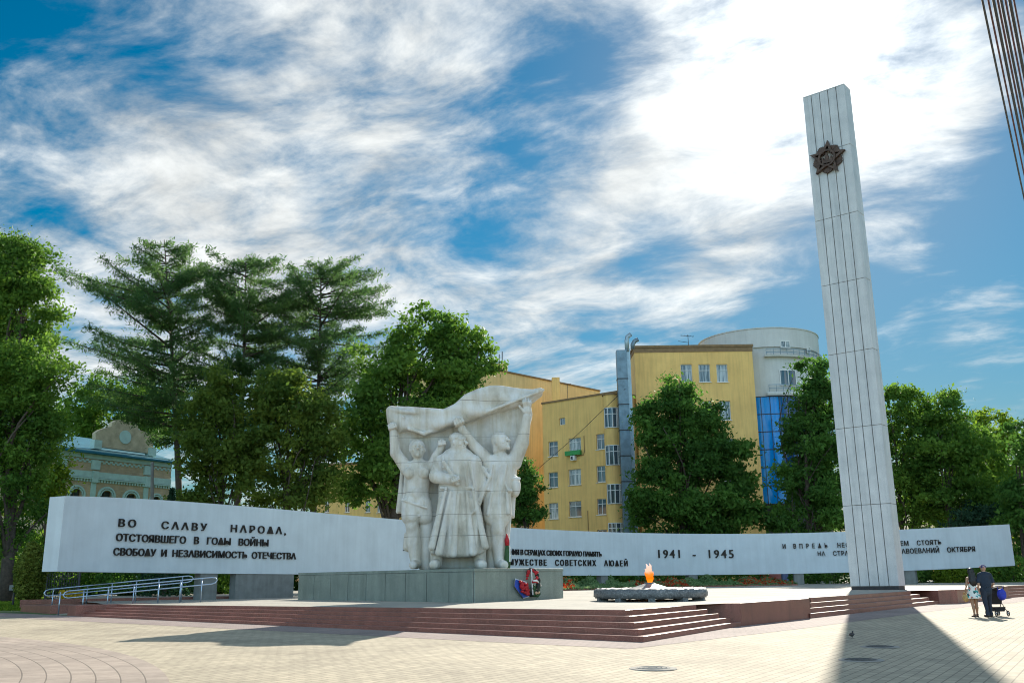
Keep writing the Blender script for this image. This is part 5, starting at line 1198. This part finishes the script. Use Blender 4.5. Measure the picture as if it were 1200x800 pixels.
for (u0, u1, v0, v1) in ((914, 934, 433, 452), (914, 925, 399.5, 408), (949, 953, 403, 411), (866, 876, 402.5, 408)):
    aa = []
    for u in (u0, u1):
        x = at(u, (v0+v1)/2, RY-RRd*.95)[0]; aa.append(-math.acos(np.clip((x-rc[0])/RRd, -1, 1)))
    za, zb = at((u0+u1)/2, v1, RY-RRd*.96)[2], at((u0+u1)/2, v0, RY-RRd*.96)[2]; rr = RRd-.19 if v0 > 420 else RRd+.02
    mb = MB()
    for q in (aa[0], (aa[0]+aa[1])/2, aa[1]): mb.box((rc[0]+rr*math.cos(q), rc[1]+rr*math.sin(q), za), .08, .10, zb-za, q)
    for z in (za, zb-.1): mb.lathe((rc[0], rc[1], z), [(rr-.04, 0), (rr+.05, 0), (rr+.05, .1), (rr-.04, .1)], 8, aa[0], aa[1])
    w = mb.build('window', m_white, rot); MB().lathe((rc[0], rc[1], za), [(rr+.0, .02), (rr+.0, zb-za-.02)], 8, aa[0], aa[1]).build('pane', m_glass2 if v0 < 420 else m_glass, w)
# ducts at the tower's left edge
du = thing('ventilation_duct', tuple(np.r_[at(732, 600, 104.6)[:2], GZB]), 'tall blue grey ventilation duct with bent outlets at the tower edge', 'duct')
p0, zt_ = at(731.5, 500, 104.6), at(731.5, 411, 104.6)[2]
MB().box((p0[0], p0[1], GZB), 1.15, 1.1, zt_-GZB).build('main_duct', m_duct, du, bevel=.03)
mb = MB()
for v in range(445, 620, 30): z = at(731, v, 104.6)[2]; mb.box((p0[0], p0[1], z), 1.24, 1.19, .10)
mb.build('joint_flange', m_darkmetal, du)
m_lduct = simple('pale_blue_duct', (.34, .44, .50), .35, .2, 2, metal=.4)
p1 = at(739.8, 500, 104.9); MB().box((p1[0], p1[1], GZB), .42, .6, at(740, 409, 104.9)[2]-GZB).build('narrow_duct', m_lduct, du, bevel=.02)
c = at(735, 412, 104.7); MB().tube([c, c+np.array([0, 0, 1.3]), c+np.array([.1, 0, 1.75]), c+np.array([.5, 0, 2.05])], .26, 12).build('bent_outlet', m_lduct, du, smooth=True)
c = at(741.5, 409, 105.2); MB().tube([c, c+np.array([.0, 0, .5]), c+np.array([.25, 0, .95]), c+np.array([.65, 0, 1.15])], .25, 12).build('bent_outlet', m_duct, du, smooth=True)
p = at(807, 407, 110); mb = MB(); mb.tube([p-np.array([0, 0, .5]), p+np.array([0, 0, 1.6])], .04, 5); mb.tube([p+np.array([-.9, 0, 1.5]), p+np.array([.7, 0, 1.35])], .03, 5); mb.tube([p+np.array([-1.2, 0, .8]), p+np.array([.0, 0, .6])], .03, 5)
for k in range(5): mb.tube([p+np.array([-.8+.35*k, -.3, 1.48-.03*k]), p+np.array([-.8+.35*k, .3, 1.48-.03*k])], .02, 4)
tag(mb.build('roof_antenna', m_darkmetal, None), 'thin metal aerial on the yellow tower roof', 'antenna')

# ------------------------------------------------------------------ old house on the left
m_brick, t_, b_, o_ = newmat('old_cream_brick')
cx_ = t_.nodes.new('ShaderNodeTexCoord'); mpp = t_.nodes.new('ShaderNodeMapping'); mpp.inputs['Rotation'].default_value = (math.radians(90), 0, 0); t_.links.new(cx_.outputs['Object'], mpp.inputs[0])
bt = t_.nodes.new('ShaderNodeTexBrick'); t_.links.new(mpp.outputs[0], bt.inputs[0]); bt.inputs['Scale'].default_value = 1; bt.inputs['Brick Width'].default_value = .27; bt.inputs['Row Height'].default_value = .08; bt.inputs['Mortar Size'].default_value = .012
bt.inputs['Color1'].default_value = (.60, .45, .27, 1); bt.inputs['Color2'].default_value = (.50, .36, .21, 1); bt.inputs['Mortar'].default_value = (.45, .40, .32, 1)
t_.links.new(mixrgb(t_, 1.0, bt.outputs['Color'], ramp(t_, tnoise(t_, .7, 7, .65), [(.3, (.7, .7, .7)), (.7, (1.15, 1.12, 1.1))]), 'MULTIPLY'), b_.inputs['Base Color']); b_.inputs['Roughness'].default_value = .9
m_teal = simple('teal_trim', (.44, .62, .58), .75, .12, 2); m_roof = simple('teal_metal_roof', (.035, .16, .23), .75, .2, 1.0, spec=.15); m_ped2 = simple('weathered_gable', (.48, .41, .28), .9, .25, 1.5, bump=.3)
AH, BH = at(60, 560, 82)[:2], at(200, 560, 93)[:2]
eH = (BH-AH)/np.linalg.norm(BH-AH); nH = np.array([-eH[1], eH[0]]); LH = np.linalg.norm(BH-AH)
zE = at(63, 524.5, 82)[2]
hou = thing('old_brick_house', (AH[0]+4, AH[1]+4, gz(-30, 80)), 'old cream brick house with teal trim, teal metal roof and curved gable', 'house')
hz0 = gz(-30, 60)-.2
rects = [(80.5, 96, 573, 600), (116, 131.5, 575.5, 601), (145, 160, 579, 603), (176, 188, 582, 604)]
HH = holes_from(AH, BH, rects); PH, hh_ = facade('wall', AH, BH, hz0, zE, HH, m_brick, hou, depth=.4)
for h in hh_: window(PH, h, hou, dep=.3, trans=(.6,), fm=simple('brown_frame', (.12, .08, .05), .6), glass=m_glass)
def hbox(mb, s0, s1, z0, z1, d0=-.12, d1=.0): mb.hexa([PH(s0, z0, d0), PH(s1, z0, d0), PH(s1, z0, d1), PH(s0, z0, d1)], [PH(s0, z1, d0), PH(s1, z1, d0), PH(s1, z1, d1), PH(s0, z1, d1)])
mb = MB()
zz = lambda v: plane_sz(120, v, AH, BH)[1]
for va, vb_, dd in ((528.5, 532, -.30), (533, 538.5, -.12), (553.5, 560.5, -.16), (561, 562.5, -.22)): hbox(mb, .05, LH-.05, zz(vb_), zz(va), dd)
for k in range(int(LH/.30)): hbox(mb, .1+k*.30, .25+k*.30, zz(565.5), zz(562.6), -.14)
for k in range(int(LH/.5)):
    s0 = .1+k*.5
    for j in range(4): hbox(mb, s0+.12*j, s0+.12*(j+1)-.01, zz(543.5)+.14*(j if j < 2 else 3-j), zz(543.5)+.14*(j if j < 2 else 3-j)+.17, -.08)
for u in (72, 111.5, 173):
    s = plane_sz(u, 545, AH, BH)[0]; hbox(mb, s-.42, s+.42, zz(551), zz(540), -.20); hbox(mb, s-.3, s+.3, zz(566), zz(552.8), -.26); hbox(mb, s-.25, s+.25, hz0, zz(566.5), -.1)
mb.build('teal_bands', m_teal, hou)
for h in hh_:
    mb = MB(); cs = (h[0]+h[1])/2; w2 = (h[1]-h[0])/2+.35; n = 16
    for k in range(n):
        q0, q1 = math.pi*k/n, math.pi*(k+1)/n
        for r0, r1 in ((1.0, .82), (.74, .62)):
            pts = [(cs+w2*r0*math.cos(q0), h[3]-.5+w2*r0*math.sin(q0)*.95), (cs+w2*r0*math.cos(q1), h[3]-.5+w2*r0*math.sin(q1)*.95), (cs+w2*r1*math.cos(q1), h[3]-.5+w2*r1*math.sin(q1)*.95), (cs+w2*r1*math.cos(q0), h[3]-.5+w2*r1*math.sin(q0)*.95)]
            mb.prism([PH(s, z, -.12) for s, z in pts], np.r_[nH*.115, 0])
    for s0 in (h[0]-.35, h[1]+.1): hbox(mb, s0, s0+.25, h[2], h[3]-.5, -.1)
    mb.build('arch_trim', m_teal, hou)
mb = MB(); solid(mb, AH+nH*.8, BH+nH*.8, 8, hz0, zE-.02); 
for p, q in ((AH, AH+nH*.8), (BH+nH*.8, BH)): mb.add([(*p, hz0), (*q, hz0), (*q, zE), (*p, zE)], [(0, 1, 2, 3)])
mb.build('side_walls', m_brick, hou)
ev = .55; zr_ = zE+2.0; a, b_2 = AH-eH*ev-nH*ev, BH+eH*ev-nH*ev; c, d = BH+eH*ev+nH*(9+ev), AH-eH*ev+nH*(9+ev); r1, r2 = AH+eH*3.6+nH*4.5, BH-eH*3.6+nH*4.5
MB().add([(*a, zE), (*b_2, zE), (*c, zE), (*d, zE), (*r1, zr_), (*r2, zr_), (*a, zE-.16), (*b_2, zE-.16), (*c, zE-.16), (*d, zE-.16)], [(0, 1, 5, 4), (1, 2, 5), (2, 3, 4, 5), (3, 0, 4), (6, 7, 1, 0), (7, 8, 2, 1), (8, 9, 3, 2), (9, 6, 0, 3), (9, 8, 7, 6)]).build('roof', m_roof, hou)
gab = [(113, 518), (112.5, 507), (117, 503.5), (125, 501), (131, 499.5), (132, 495), (137, 492), (145, 491.2), (155, 492.5), (161, 496.5), (163, 503), (170, 505.5), (177, 509), (180, 514), (180, 525), (176, 531), (120, 523.5)]
Gp = []
for u, v in gab: s, z = plane_sz(u, v, AH, BH); Gp.append(PH(s, z+.0, .05))
MB().prism(Gp, np.r_[nH*.5, 0]).build('gable', m_ped2, hou)
s, z = plane_sz(147, 512, AH, BH); mb = MB(); n = 24
mb.prism([PH(s+.64*math.cos(2*math.pi*k/n), z+.64*math.sin(2*math.pi*k/n), -.02) for k in range(n)], np.r_[nH*.06, 0]); mb.build('gable_medallion', m_teal, hou)
for u in (114, 178): s, z = plane_sz(u, 520 if u < 150 else 529, AH, BH); mb = MB(); hbox(mb, s-.4, s+.4, z-.45, z+.35, -.15, .5); mb.build('gable_pier', m_teal, hou)
# dark utility pole by the house, lattice fence
p = at(178, 690, 70); p[2] = gz(p[0], 70); t = at(178.5, 541, 70)
tag(MB().tube([p, t], [.16, .12], 8).build('utility_pole', m_pier, None), 'slim grey utility pole before the right end of the old house', 'pole')
fA, fB = at(54, 690, 53), at(92, 690, 54); zf_ = gz(fA[0], 53)
fe = thing('lattice_fence', (fA[0], fA[1], zf_), 'dark metal lattice fence under the left end of the wall', 'fence')
mb = MB()
for k in range(14): q = fA[:2]+(fB[:2]-fA[:2])*k/13; mb.tube([(*q, zf_), (*q, zf_+1.5)], .02, 4)
for k in range(7): mb.tube([(*fA[:2], zf_+.2*k+.15), (*fB[:2], zf_+.2*k+.15)], .015, 4)
mb.build('lattice', m_darkmetal, fe)
for k in (0, 1): q = fA[:2]+(fB[:2]-fA[:2])*k; MB().box((*q, zf_), .1, .1, 1.65).build('post', m_darkmetal, fe)
p = at(17, 690, 46); p[2] = gz(p[0], 46); o = thing('path_sign', tuple(p), 'small dark sign post on the lawn left of the clipped bush', 'sign')
MB().tube([p, p+np.array([0, 0, .75])], .05, 8).build('post', m_darkmetal, o); MB().box(p+np.array([0, 0, .72]), .5, .06, .25).build('board', m_pier, o, bevel=.01)
# things seen under the wall beyond the flower bed
p = at(887, 690, 90); p[2] = gz(p[0], 90); tag(MB().box(p, 2.3, 1.0, 2.6).build('utility_cabinet', m_yellow2, None, bevel=.05), 'yellow utility cabinet seen under the wall right of the flower bed', 'cabinet')
p = at(909.5, 690, 86); p[2] = gz(p[0], 86); tag(MB().lathe(p, [(0, 0), (.45, 0), (.52, .3), (.52, 2.1), (.46, 2.3), (0, 2.35)], 20).build('red_barrel', simple('faded_red', (.30, .09, .07), .6), None, smooth=True), 'faded red round bin under the wall between yellow cabinet and grey pier', 'bin')
p = at(921, 690, 84); p[2] = gz(p[0], 84); tag(MB().box(p, .5, .4, 2.4).build('blue_post', simple('dull_blue', (.08, .11, .22), .6), None, bevel=.03), 'dull blue post under the wall beside the grey pier', 'post')

# ------------------------------------------------------------------ manhole covers, pigeon
m_iron = simple('cast_iron', (.10, .095, .09), .6, .3, 8, metal=.4, bump=.4); m_mring = simple('manhole_collar', (.30, .28, .25), .9, .2, 4)
def manhole(u, v, label, mat):
    p = hit(u, v, GP); z = gz(*p[:2])+.008; o = thing('manhole_cover', (p[0], p[1], z), label, 'manhole cover', 'manhole covers in the paving')
    MB().lathe((p[0], p[1], z), [(.30, .0), (.30, .012), (.40, .012), (.42, 0)], 36).build('collar', m_mring, o)
    mb = MB(); mb.lathe((p[0], p[1], z), [(0, .014), (.29, .014), (.295, 0)], 36)
    for r in (.08, .16, .24): mb.lathe((p[0], p[1], z), [(r, .014), (r+.005, .022), (r+.025, .022), (r+.03, .014)], 30)
    mb.build('lid', mat, o)
manhole(765, 783.5, 'sunlit pale manhole cover in front of the steps', m_mring)
manhole(1031, 758, 'farther dark manhole cover lying in the obelisk shadow', m_iron)
manhole(1009, 773.5, 'nearer dark manhole cover lying in the obelisk shadow', m_iron)
p = hit(998.5, 748, GP); p[2] = gz(*p[:2])+.006; 
m_pig = simple('pigeon_feathers', (.05, .05, .058), .6, .4, 20)
G = SDF(p+[-.2, -.25, -.01], p+[.2, .25, .35], .008)
G.ell(p+[0, 0, .13], (.065, .12, .06), .03); G.cap(p+[.0, -.08, .16], p+[0, -.12, .22], .035, .026, .03); G.ell(p+[0, -.13, .235], (.026, .032, .026), .01); G.cap(p+[0, -.155, .232], p+[0, -.185, .225], .010, .005, .008)
G.cap(p+[0, .09, .12], p+[0, .22, .095], .035, .018, .03, flat=.8)
for s_ in (-1, 1): G.cap(p+[s_*.055, -.05, .15], p+[s_*.04, .12, .12], .03, .015, .015); G.cap(p+[s_*.025, 0, .09], p+[s_*.03, .0, .012], .012, .008, .01); G.cap(p+[s_*.03, .0, .01], p+[s_*.03, -.045, .01], .008, .006, .005)
pig = G.mesh('pigeon', m_pig, None, 0); pig.scale = (.72, .72, .72)
tag(pig, 'small dark pigeon on the paving in the obelisk shadow', 'bird')

# ------------------------------------------------------------------ people
m_skin = simple('skin', (.46, .27, .18), .55, .08, 6); m_skin2 = simple('tanned_skin', (.36, .20, .12), .55, .08, 6)
m_shirt = simple('navy_shirt', (.015, .028, .05), .85, .3, 5, bump=.2); m_jean = simple('dark_jeans', (.022, .03, .048), .9, .35, 6, bump=.2); m_shoe = simple('dark_shoes', (.03, .025, .022), .6, .2, 8)
m_hair = simple('black_hair', (.008, .006, .006), .4, .3, 20)
m_capm, t_, b_, o_ = newmat('red_white_cap'); t_.links.new(ramp(t_, tnoise(t_, 9, 2, .5), [(.42, (.42, .05, .06)), (.5, (.62, .52, .50)), (.60, (.06, .06, .16))]), b_.inputs['Base Color']); b_.inputs['Roughness'].default_value = .9
m_dress, t_, b_, o_ = newmat('floral_dress')
vo = t_.nodes.new('ShaderNodeTexVoronoi'); vo.inputs['Scale'].default_value = 16; t_.links.new(t_.nodes.new('ShaderNodeTexCoord').outputs['Object'], vo.inputs['Vector'])
sc_ = t_.nodes.new('ShaderNodeSeparateColor'); t_.links.new(vo.outputs['Color'], sc_.inputs[0])
cd = ramp(t_, sc_.outputs[0], [(0, (.72, .74, .70)), (.36, (.02, .30, .30)), (.52, (.74, .74, .70)), (.66, (.60, .16, .12)), (.76, (.03, .10, .10)), (.86, (.75, .74, .70))]); t_.nodes[-1].color_ramp.interpolation = 'CONSTANT'
t_.links.new(cd, b_.inputs['Base Color']); b_.inputs['Roughness'].default_value = .85
def pt(o, x, y, z): return np.array([o[0]+x, o[1]+y, o[2]+z])
def hand(G, w, d, s=1.0, side=1):
    """wrist w, direction d: palm, four unequal fingers, thumb"""
    d = np.array(d, float); d /= np.linalg.norm(d); x = np.array([0, 1.0, 0]); x -= d*(x@d); x /= np.linalg.norm(x); nn = np.cross(d, x)*side
    G.cap(w, w+d*.075*s, .026*s, .032*s, .015, flat=1.0)
    for i, (k, L) in enumerate(((-.030, .062), (-.010, .075), (.011, .070), (.031, .055))):
        a = w+d*.085*s+x*k*s; b = a+d*L*.55*s+nn*.008*s; c = b+d*L*.4*s+nn*.022*s
        G.cap(a, b, .0105*s, .0095*s, .003); G.cap(b, c, .0095*s, .008*s, .003)
    G.cap(w+d*.03*s-x*.024*s, w+d*.075*s-x*.052*s+nn*.015*s, .013*s, .010*s, .006)
def figure(base, H, female):
    o = base; k = H/1.75
    return lambda x, y, z: np.array([o[0]+x*k, o[1]+y*k, o[2]+z*k])
# man, seen from behind, one leg forward, right hand on the stroller handle
pb = hit(1160, 722.8, GP); pb[2] = gz(*pb[:2])+.008; q = figure(pb, 1.76, False)
def man_legs(G, r, skin=True):
    G.cap(q(-.095, .02, .92), q(-.105, -.03, .50), .092*r, .062*r, .03); G.cap(q(-.105, -.03, .50), q(-.105, -.12, .10), .060*r, .042*r, .03)
    G.cap(q(.095, .02, .92), q(.10, .10, .50), .092*r, .062*r, .03); G.cap(q(.10, .10, .50), q(.105, .10, .10), .060*r, .042*r, .03)
G = SDF(q(-.5, -.4, -.02), q(.6, .75, 1.85), .011)
man_legs(G, .9)
G.cap(q(0, .02, .95), q(0, .0, 1.18), .14, .145, .06, flat=.75); G.cap(q(0, 0, 1.18), q(0, 0, 1.36), .15, .16, .06, flat=.7); G.cap(q(-.15, 0, 1.41), q(.15, 0, 1.41), .065, .065, .05)
G.cap(q(0, .0, 1.42), q(0, .02, 1.56), .055, .052, .03); G.ell(q(0, .03, 1.64), (.077, .097, .112), .02); G.ell(q(0, .075, 1.59), (.055, .055, .06), .03)
G.cap(q(0, .125, 1.635), q(0, .14, 1.605), .010, .014, .01); 
for s_ in (-1, 1): G.ell(q(s_*.08, .02, 1.63), (.012, .025, .032), .008); G.ell(q(s_*.03, .118, 1.648), (.012, .01, .01), .005, sub=True)
G.cap(q(-.02, .125, 1.575), q(.02, .125, 1.575), .008, .008, .006)
G.cap(q(-.19, 0, 1.40), q(-.25, -.02, 1.12), .052, .042, .03); G.cap(q(-.25, -.02, 1.12), q(-.235, .06, .88), .040, .028, .02); hand(G, q(-.235, .06, .88), (0, .1, -1), 1, 1)
G.cap(q(.19, 0, 1.40), q(.26, -.03, 1.12), .052, .042, .03); G.cap(q(.26, -.03, 1.12), q(.27, .20, .985), .040, .028, .02); hand(G, q(.27, .20, .985), (0, .85, -.5), 1, -1)
for s_, yy in ((-1, -.12), (1, .10)): G.cap(q(s_*.105, yy, .07), q(s_*.115, yy+.16, .035), .036, .03, .02)
man = tag(G.mesh('person', m_skin, None, 1), 'man in dark shirt and red and white cap pushing a stroller', 'person')
OFF[man.name] = np.array(man.location)
G = SDF(q(-.45, -.3, .80), q(.45, .35, 1.52), .011)
G.cap(q(0, .015, .92), q(0, .0, 1.15), .178, .175, .05, flat=.78); G.cap(q(0, 0, 1.15), q(0, 0, 1.36), .178, .185, .05, flat=.74); G.cap(q(-.15, 0, 1.415), q(.15, 0, 1.415), .078, .078, .05); G.cap(q(0, 0, 1.42), q(0, .01, 1.475), .08, .068, .03)
for s_ in (-1, 1): G.cap(q(s_*.185, 0, 1.40), q(s_*.245, -.02, 1.19), .075, .068, .03)
for kk in range(5): G.cap(q(-.15+.06*kk, -.14, .95+.02*kk), q(-.05+.05*kk, -.145, 1.15), .014, .006, .02)
sh = G.mesh('shirt', m_shirt, man, 1)
G = SDF(q(-.35, -.35, .03), q(.35, .35, 1.02), .011)
G.cap(q(0, .02, .93), q(0, .02, .86), .165, .17, .05, flat=.78); man_legs(G, 1.22); G.cap(q(-.105, -.10, .12), q(-.105, -.11, .07), .066, .072, .03); G.cap(q(.105, .10, .12), q(.105, .10, .07), .066, .072, .03)
G.mesh('trousers', m_jean, man, 1)
G = SDF(q(-.3, -.35, -.02), q(.3, .45, .2), .010)
for s_, yy in ((-1, -.12), (1, .10)): G.cap(q(s_*.105, yy-.03, .05), q(s_*.12, yy+.19, .04), .052, .042, .02)
G.F = np.maximum(G.F, ((pb[2]+.002)-(np.arange(G.n[2])*G.h+G.lo[2]))[None, None, :].astype(np.float32))
G.mesh('shoes', m_shoe, man, 0)
G = SDF(q(-.15, -.15, 1.58), q(.15, .32, 1.82), .010)
G.ell(q(0, .02, 1.69), (.094, .108, .075), .02); G.cap(q(-.05, .11, 1.68), q(.05, .11, 1.68), .03, .03, .02); G.ell(q(0, .16, 1.675), (.075, .09, .014), .02)
G.mesh('cap', m_capm, man, 0)
# woman in a floral dress, long dark hair
pw = hit(1144, 722.6, GP); pw[2] = gz(*pw[:2])+.008; q = figure(pw, 1.63, True)
G = SDF(q(-.45, -.35, -.02), q(.45, .45, 1.85), .011)
for s_, yk, yf in ((-1, -.02, -.08), (1, .05, .06)):
    G.cap(q(s_*.08, .01, .90), q(s_*.085, yk, .50), .082, .055, .03); G.cap(q(s_*.085, yk, .50), q(s_*.085, (yk+yf)/2-.02, .33), .052, .054, .02); G.cap(q(s_*.085, (yk+yf)/2-.02, .33), q(s_*.085, yf, .09), .052, .030, .02); G.cap(q(s_*.085, yf-.01, .06), q(s_*.09, yf+.14, .03), .032, .026, .015)
G.cap(q(0, .01, .92), q(0, 0, 1.12), .14, .105, .06, flat=.8); G.cap(q(0, 0, 1.12), q(0, 0, 1.34), .11, .125, .05, flat=.75); G.cap(q(-.13, 0, 1.40), q(.13, 0, 1.40), .05, .05, .04)
G.cap(q(0, 0, 1.42), q(0, .02, 1.56), .045, .043, .03); G.ell(q(0, .03, 1.64), (.074, .092, .108), .02); G.ell(q(0, .075, 1.59), (.05, .05, .055), .03); G.cap(q(0, .12, 1.635), q(0, .132, 1.608), .008, .012, .01)
for s_ in (-1, 1): G.ell(q(s_*.028, .113, 1.648), (.012, .01, .01), .005, sub=True)
G.cap(q(-.17, 0, 1.39), q(-.235, -.04, 1.14), .042, .034, .03); G.cap(q(-.235, -.04, 1.14), q(-.245, .09, .93), .033, .024, .02); hand(G, q(-.245, .09, .93), (0, .25, -1), .9, 1)
G.cap(q(.17, 0, 1.39), q(.225, -.04, 1.14), .042, .034, .03); G.cap(q(.225, -.04, 1.14), q(.20, .12, .96), .033, .024, .02); hand(G, q(.20, .12, .96), (-.1, .5, -1), .9, -1)
wom = tag(G.mesh('person', m_skin2, None, 1), 'woman with long dark hair in a short floral dress', 'person'); OFF[wom.name] = np.array(wom.location)
G = SDF(q(-.4, -.4, .55), q(.4, .4, 1.5), .010)
G.cap(q(0, 0, 1.08), q(0, 0, 1.30), .128, .140, .04, flat=.82); G.cap(q(-.07, 0, 1.36), q(-.10, 0, 1.42), .05, .04, .04); G.cap(q(.07, 0, 1.36), q(.10, 0, 1.42), .05, .04, .04); G.cap(q(0, 0, 1.08), q(0, .0, .98), .12, .15, .05, flat=.85); G.cap(q(0, 0, .98), q(0, 0, .72), .15, .25, .06, flat=.85)
for kk in range(12): a = kk*math.pi/6; G.cap(q(.13*math.cos(a), .12*math.sin(a), .95), q(.27*math.cos(a), .24*math.sin(a), .66), .012, .03, .04)
zc = q(0, 0, .665)[2]; G.F = np.maximum(G.F, (zc-(np.arange(G.n[2])*G.h+G.lo[2]))[None, None, :].astype(np.float32))
G.mesh('dress', m_dress, wom, 0)
G = SDF(q(-.25, -.28, 1.02), q(.25, .2, 1.85), .010)
G.ell(q(0, .0, 1.66), (.098, .108, .118), .02); G.cap(q(0, -.04, 1.62), q(0, -.10, 1.28), .105, .13, .05, flat=.6); G.cap(q(-.03, -.10, 1.3), q(-.02, -.12, 1.13), .10, .03, .04, flat=.6); G.cap(q(.05, -.10, 1.3), q(.07, -.12, 1.17), .07, .03, .04, flat=.6)
for kk in range(7): G.cap(q(-.09+.03*kk, -.13, 1.6), q(-.1+.035*kk, -.17, 1.18), .012, .01, .012)
G.mesh('hair', m_hair, wom, 0)
G = SDF(q(-.25, -.3, -.02), q(.25, .35, .16), .008)
for s_, yf in ((-1, -.08), (1, .06)):
    G.cap(q(s_*.085, yf-.035, .02), q(s_*.092, yf+.17, .02), .034, .036, .01, flat=None); G.cap(q(s_*.085-.035, yf, .09), q(s_*.085+.035, yf, .09), .016, .016, .01); G.cap(q(s_*.085, yf-.04, .02), q(s_*.085, yf-.035, .10), .022, .018, .01)
G.F = np.maximum(G.F, ((pw[2]+.002)-(np.arange(G.n[2])*G.h+G.lo[2]))[None, None, :].astype(np.float32))
G.mesh('sandals', m_shoe, wom, 0)
# straw bag in her hand
m_straw = simple('straw', (.50, .33, .14), .9, .25, 12, bump=.5); pbag = q(-.255, .10, .80)
o = thing('straw_bag', tuple(q(-.255, .10, .58)), 'round straw handbag hanging from the hand of the woman', 'bag')
G = SDF(q(-.45, -.15, .5), q(-.05, .35, .90), .010); G.ell(q(-.255, .10, .69), (.09, .16, .135), .02); G.ell(q(-.255, .10, .83), (.055, .11, .04), .02, sub=True); G.mesh('bag_body', m_straw, o, 0)
for s_ in (-1, 1): MB().tube([q(-.255+.03*s_, .10+.10*math.cos(a), .80+.09*math.sin(a)) for a in np.linspace(0, math.pi, 11)], .011, 6).build('handle', m_straw, o, smooth=True)
# stroller in front of the man, on his right
ps = hit(1166.5, 722.5, GP)+np.array([.36, .55, 0]); ps[2] = gz(*ps[:2])+.008; Q = lambda x, y, z: np.array([ps[0]+x, ps[1]+y, ps[2]+z])
stl = thing('baby_stroller', tuple(ps), 'black folding baby stroller with small wheels pushed by the man', 'stroller')
for s_ in (-1, 1):
    MB().tube([Q(.21*s_, -.30, 1.0), Q(.21*s_, -.22, .92), Q(.21*s_, .05, .45), Q(.21*s_, .34, .10)], .014, 7).build('frame', m_darkmetal, stl, smooth=True)
    MB().tube([Q(.21*s_, -.34, .10), Q(.21*s_, .05, .46)], .014, 7).build('frame', m_darkmetal, stl, smooth=True)
    for yy in (-.34, .34):
        w = MB(); V = []; c = Q(.21*s_, yy, .10); n = 20
        w.tube([c+np.array([0, .082*math.cos(a), .082*math.sin(a)]) for a in np.linspace(0, 2*math.pi, n+1)], .018, 7, cap=False); wl = w.build('wheel', simple('tyre', (.02, .02, .02), .8), stl, smooth=True)
        w = MB(); w.tube([c-np.array([.02, 0, 0]), c+np.array([.02, 0, 0])], .03, 10)
        for a in range(5): w.tube([c, c+np.array([0, .075*math.cos(a*1.257), .075*math.sin(a*1.257)])], .008, 5)
        w.build('rim', m_steel, wl)
MB().tube([Q(-.21, -.30, 1.0), Q(-.1, -.33, 1.02), Q(.1, -.33, 1.02), Q(.21, -.30, 1.0)], .018, 8).build('handlebar', m_darkmetal, stl, smooth=True)
m_fab = simple('black_fabric', (.025, .026, .03), .9, .3, 8)
MB().hexa([Q(-.18, -.02, .40), Q(.18, -.02, .40), Q(.18, .28, .44), Q(-.18, .28, .44)], [Q(-.18, -.02, .45), Q(.18, -.02, .45), Q(.18, .28, .49), Q(-.18, .28, .49)]).build('seat', m_fab, stl, bevel=.015)
MB().hexa([Q(-.18, -.06, .42), Q(.18, -.06, .42), Q(.18, -.01, .42), Q(-.18, -.01, .42)], [Q(-.18, -.20, .88), Q(.18, -.20, .88), Q(.18, -.15, .88), Q(-.18, -.15, .88)]).build('backrest', m_fab, stl, bevel=.015)
MB().hexa([Q(-.17, -.22, .16), Q(.17, -.22, .16), Q(.17, .2, .16), Q(-.17, .2, .16)], [Q(-.2, -.26, .32), Q(.2, -.26, .32), Q(.2, .22, .30), Q(-.2, .22, .30)]).build('basket', m_fab, stl, bevel=.02)
mb = MB(); n = 8
V = []; Fc = []
for i in range(n+1):
    a = math.radians(10+110*i/n)
    for x in np.linspace(-.2, .2, 5): V.append(Q(x, -.12+.32*math.cos(a)*.9, .78+.22*math.sin(a)*(1-.25*abs(x)/.2)))
for i in range(n):
    for j in range(4): Fc.append((i*5+j, i*5+j+1, (i+1)*5+j+1, (i+1)*5+j))
cn_ = mb.add(V, Fc).build('canopy', m_fab, stl, smooth=True); md = cn_.modifiers.new('solid', 'SOLIDIFY'); md.thickness = .012
G = SDF(Q(-.25, -.62, .42), Q(.3, -.2, 1.02), .011)
G.ell(Q(.03, -.42, .74), (.16, .10, .20), .04); G.ell(Q(.03, -.46, .66), (.12, .09, .10), .03); G.cap(Q(-.06, -.38, .90), Q(-.06, -.34, 1.0), .014, .014, .02); G.cap(Q(.12, -.38, .90), Q(.12, -.34, 1.0), .014, .014, .02)
bb = tag(G.mesh('blue_bag', simple('royal_blue_nylon', (.012, .03, .42), .55, .2, 6), None, 1), 'royal blue bag slung on the handle of the stroller', 'bag')

# ------------------------------------------------------------------ overhead cables, upper right
VPu = 1322
for i, (ut, thick, dz) in enumerate([(1151, .022, 0), (1158, .020, .1), (1164, .03, .2), (1169, .022, -.1), (1173, .028, .05), (1178, .022, .2), (1183, .034, .1), (1188, .02, 0)]):
    D = np.array([.62, 1.0, 0]); A = at(ut, 0, 16.0+.25*i); t_far = 44
    sg = lambda t: A+D*t+np.array([.012*t*(i-4)*.25, 0, -.02*t+.00042*t*t+dz*.1])
    tag(MB().tube([sg(t) for t in np.linspace(-30, t_far, 30)], thick, 6).build('overhead_cable', [m_darkmetal, simple('brown_cable', (.10, .03, .035), .6)][i % 2], None, smooth=True), 'dark overhead cable in the bundle crossing the upper right sky', 'cable', 'cables crossing the upper right sky')
# thin wire to the office wing
a, b_ = at(618, 560, 108), at(733, 455, 104); mdl = (a+b_)/2-np.array([0, 0, .25])
tag(MB().tube([a, mdl, b_], .03, 5).build('service_wire', m_darkmetal, None), 'thin dark wire slanting across the yellow office wing', 'wire')
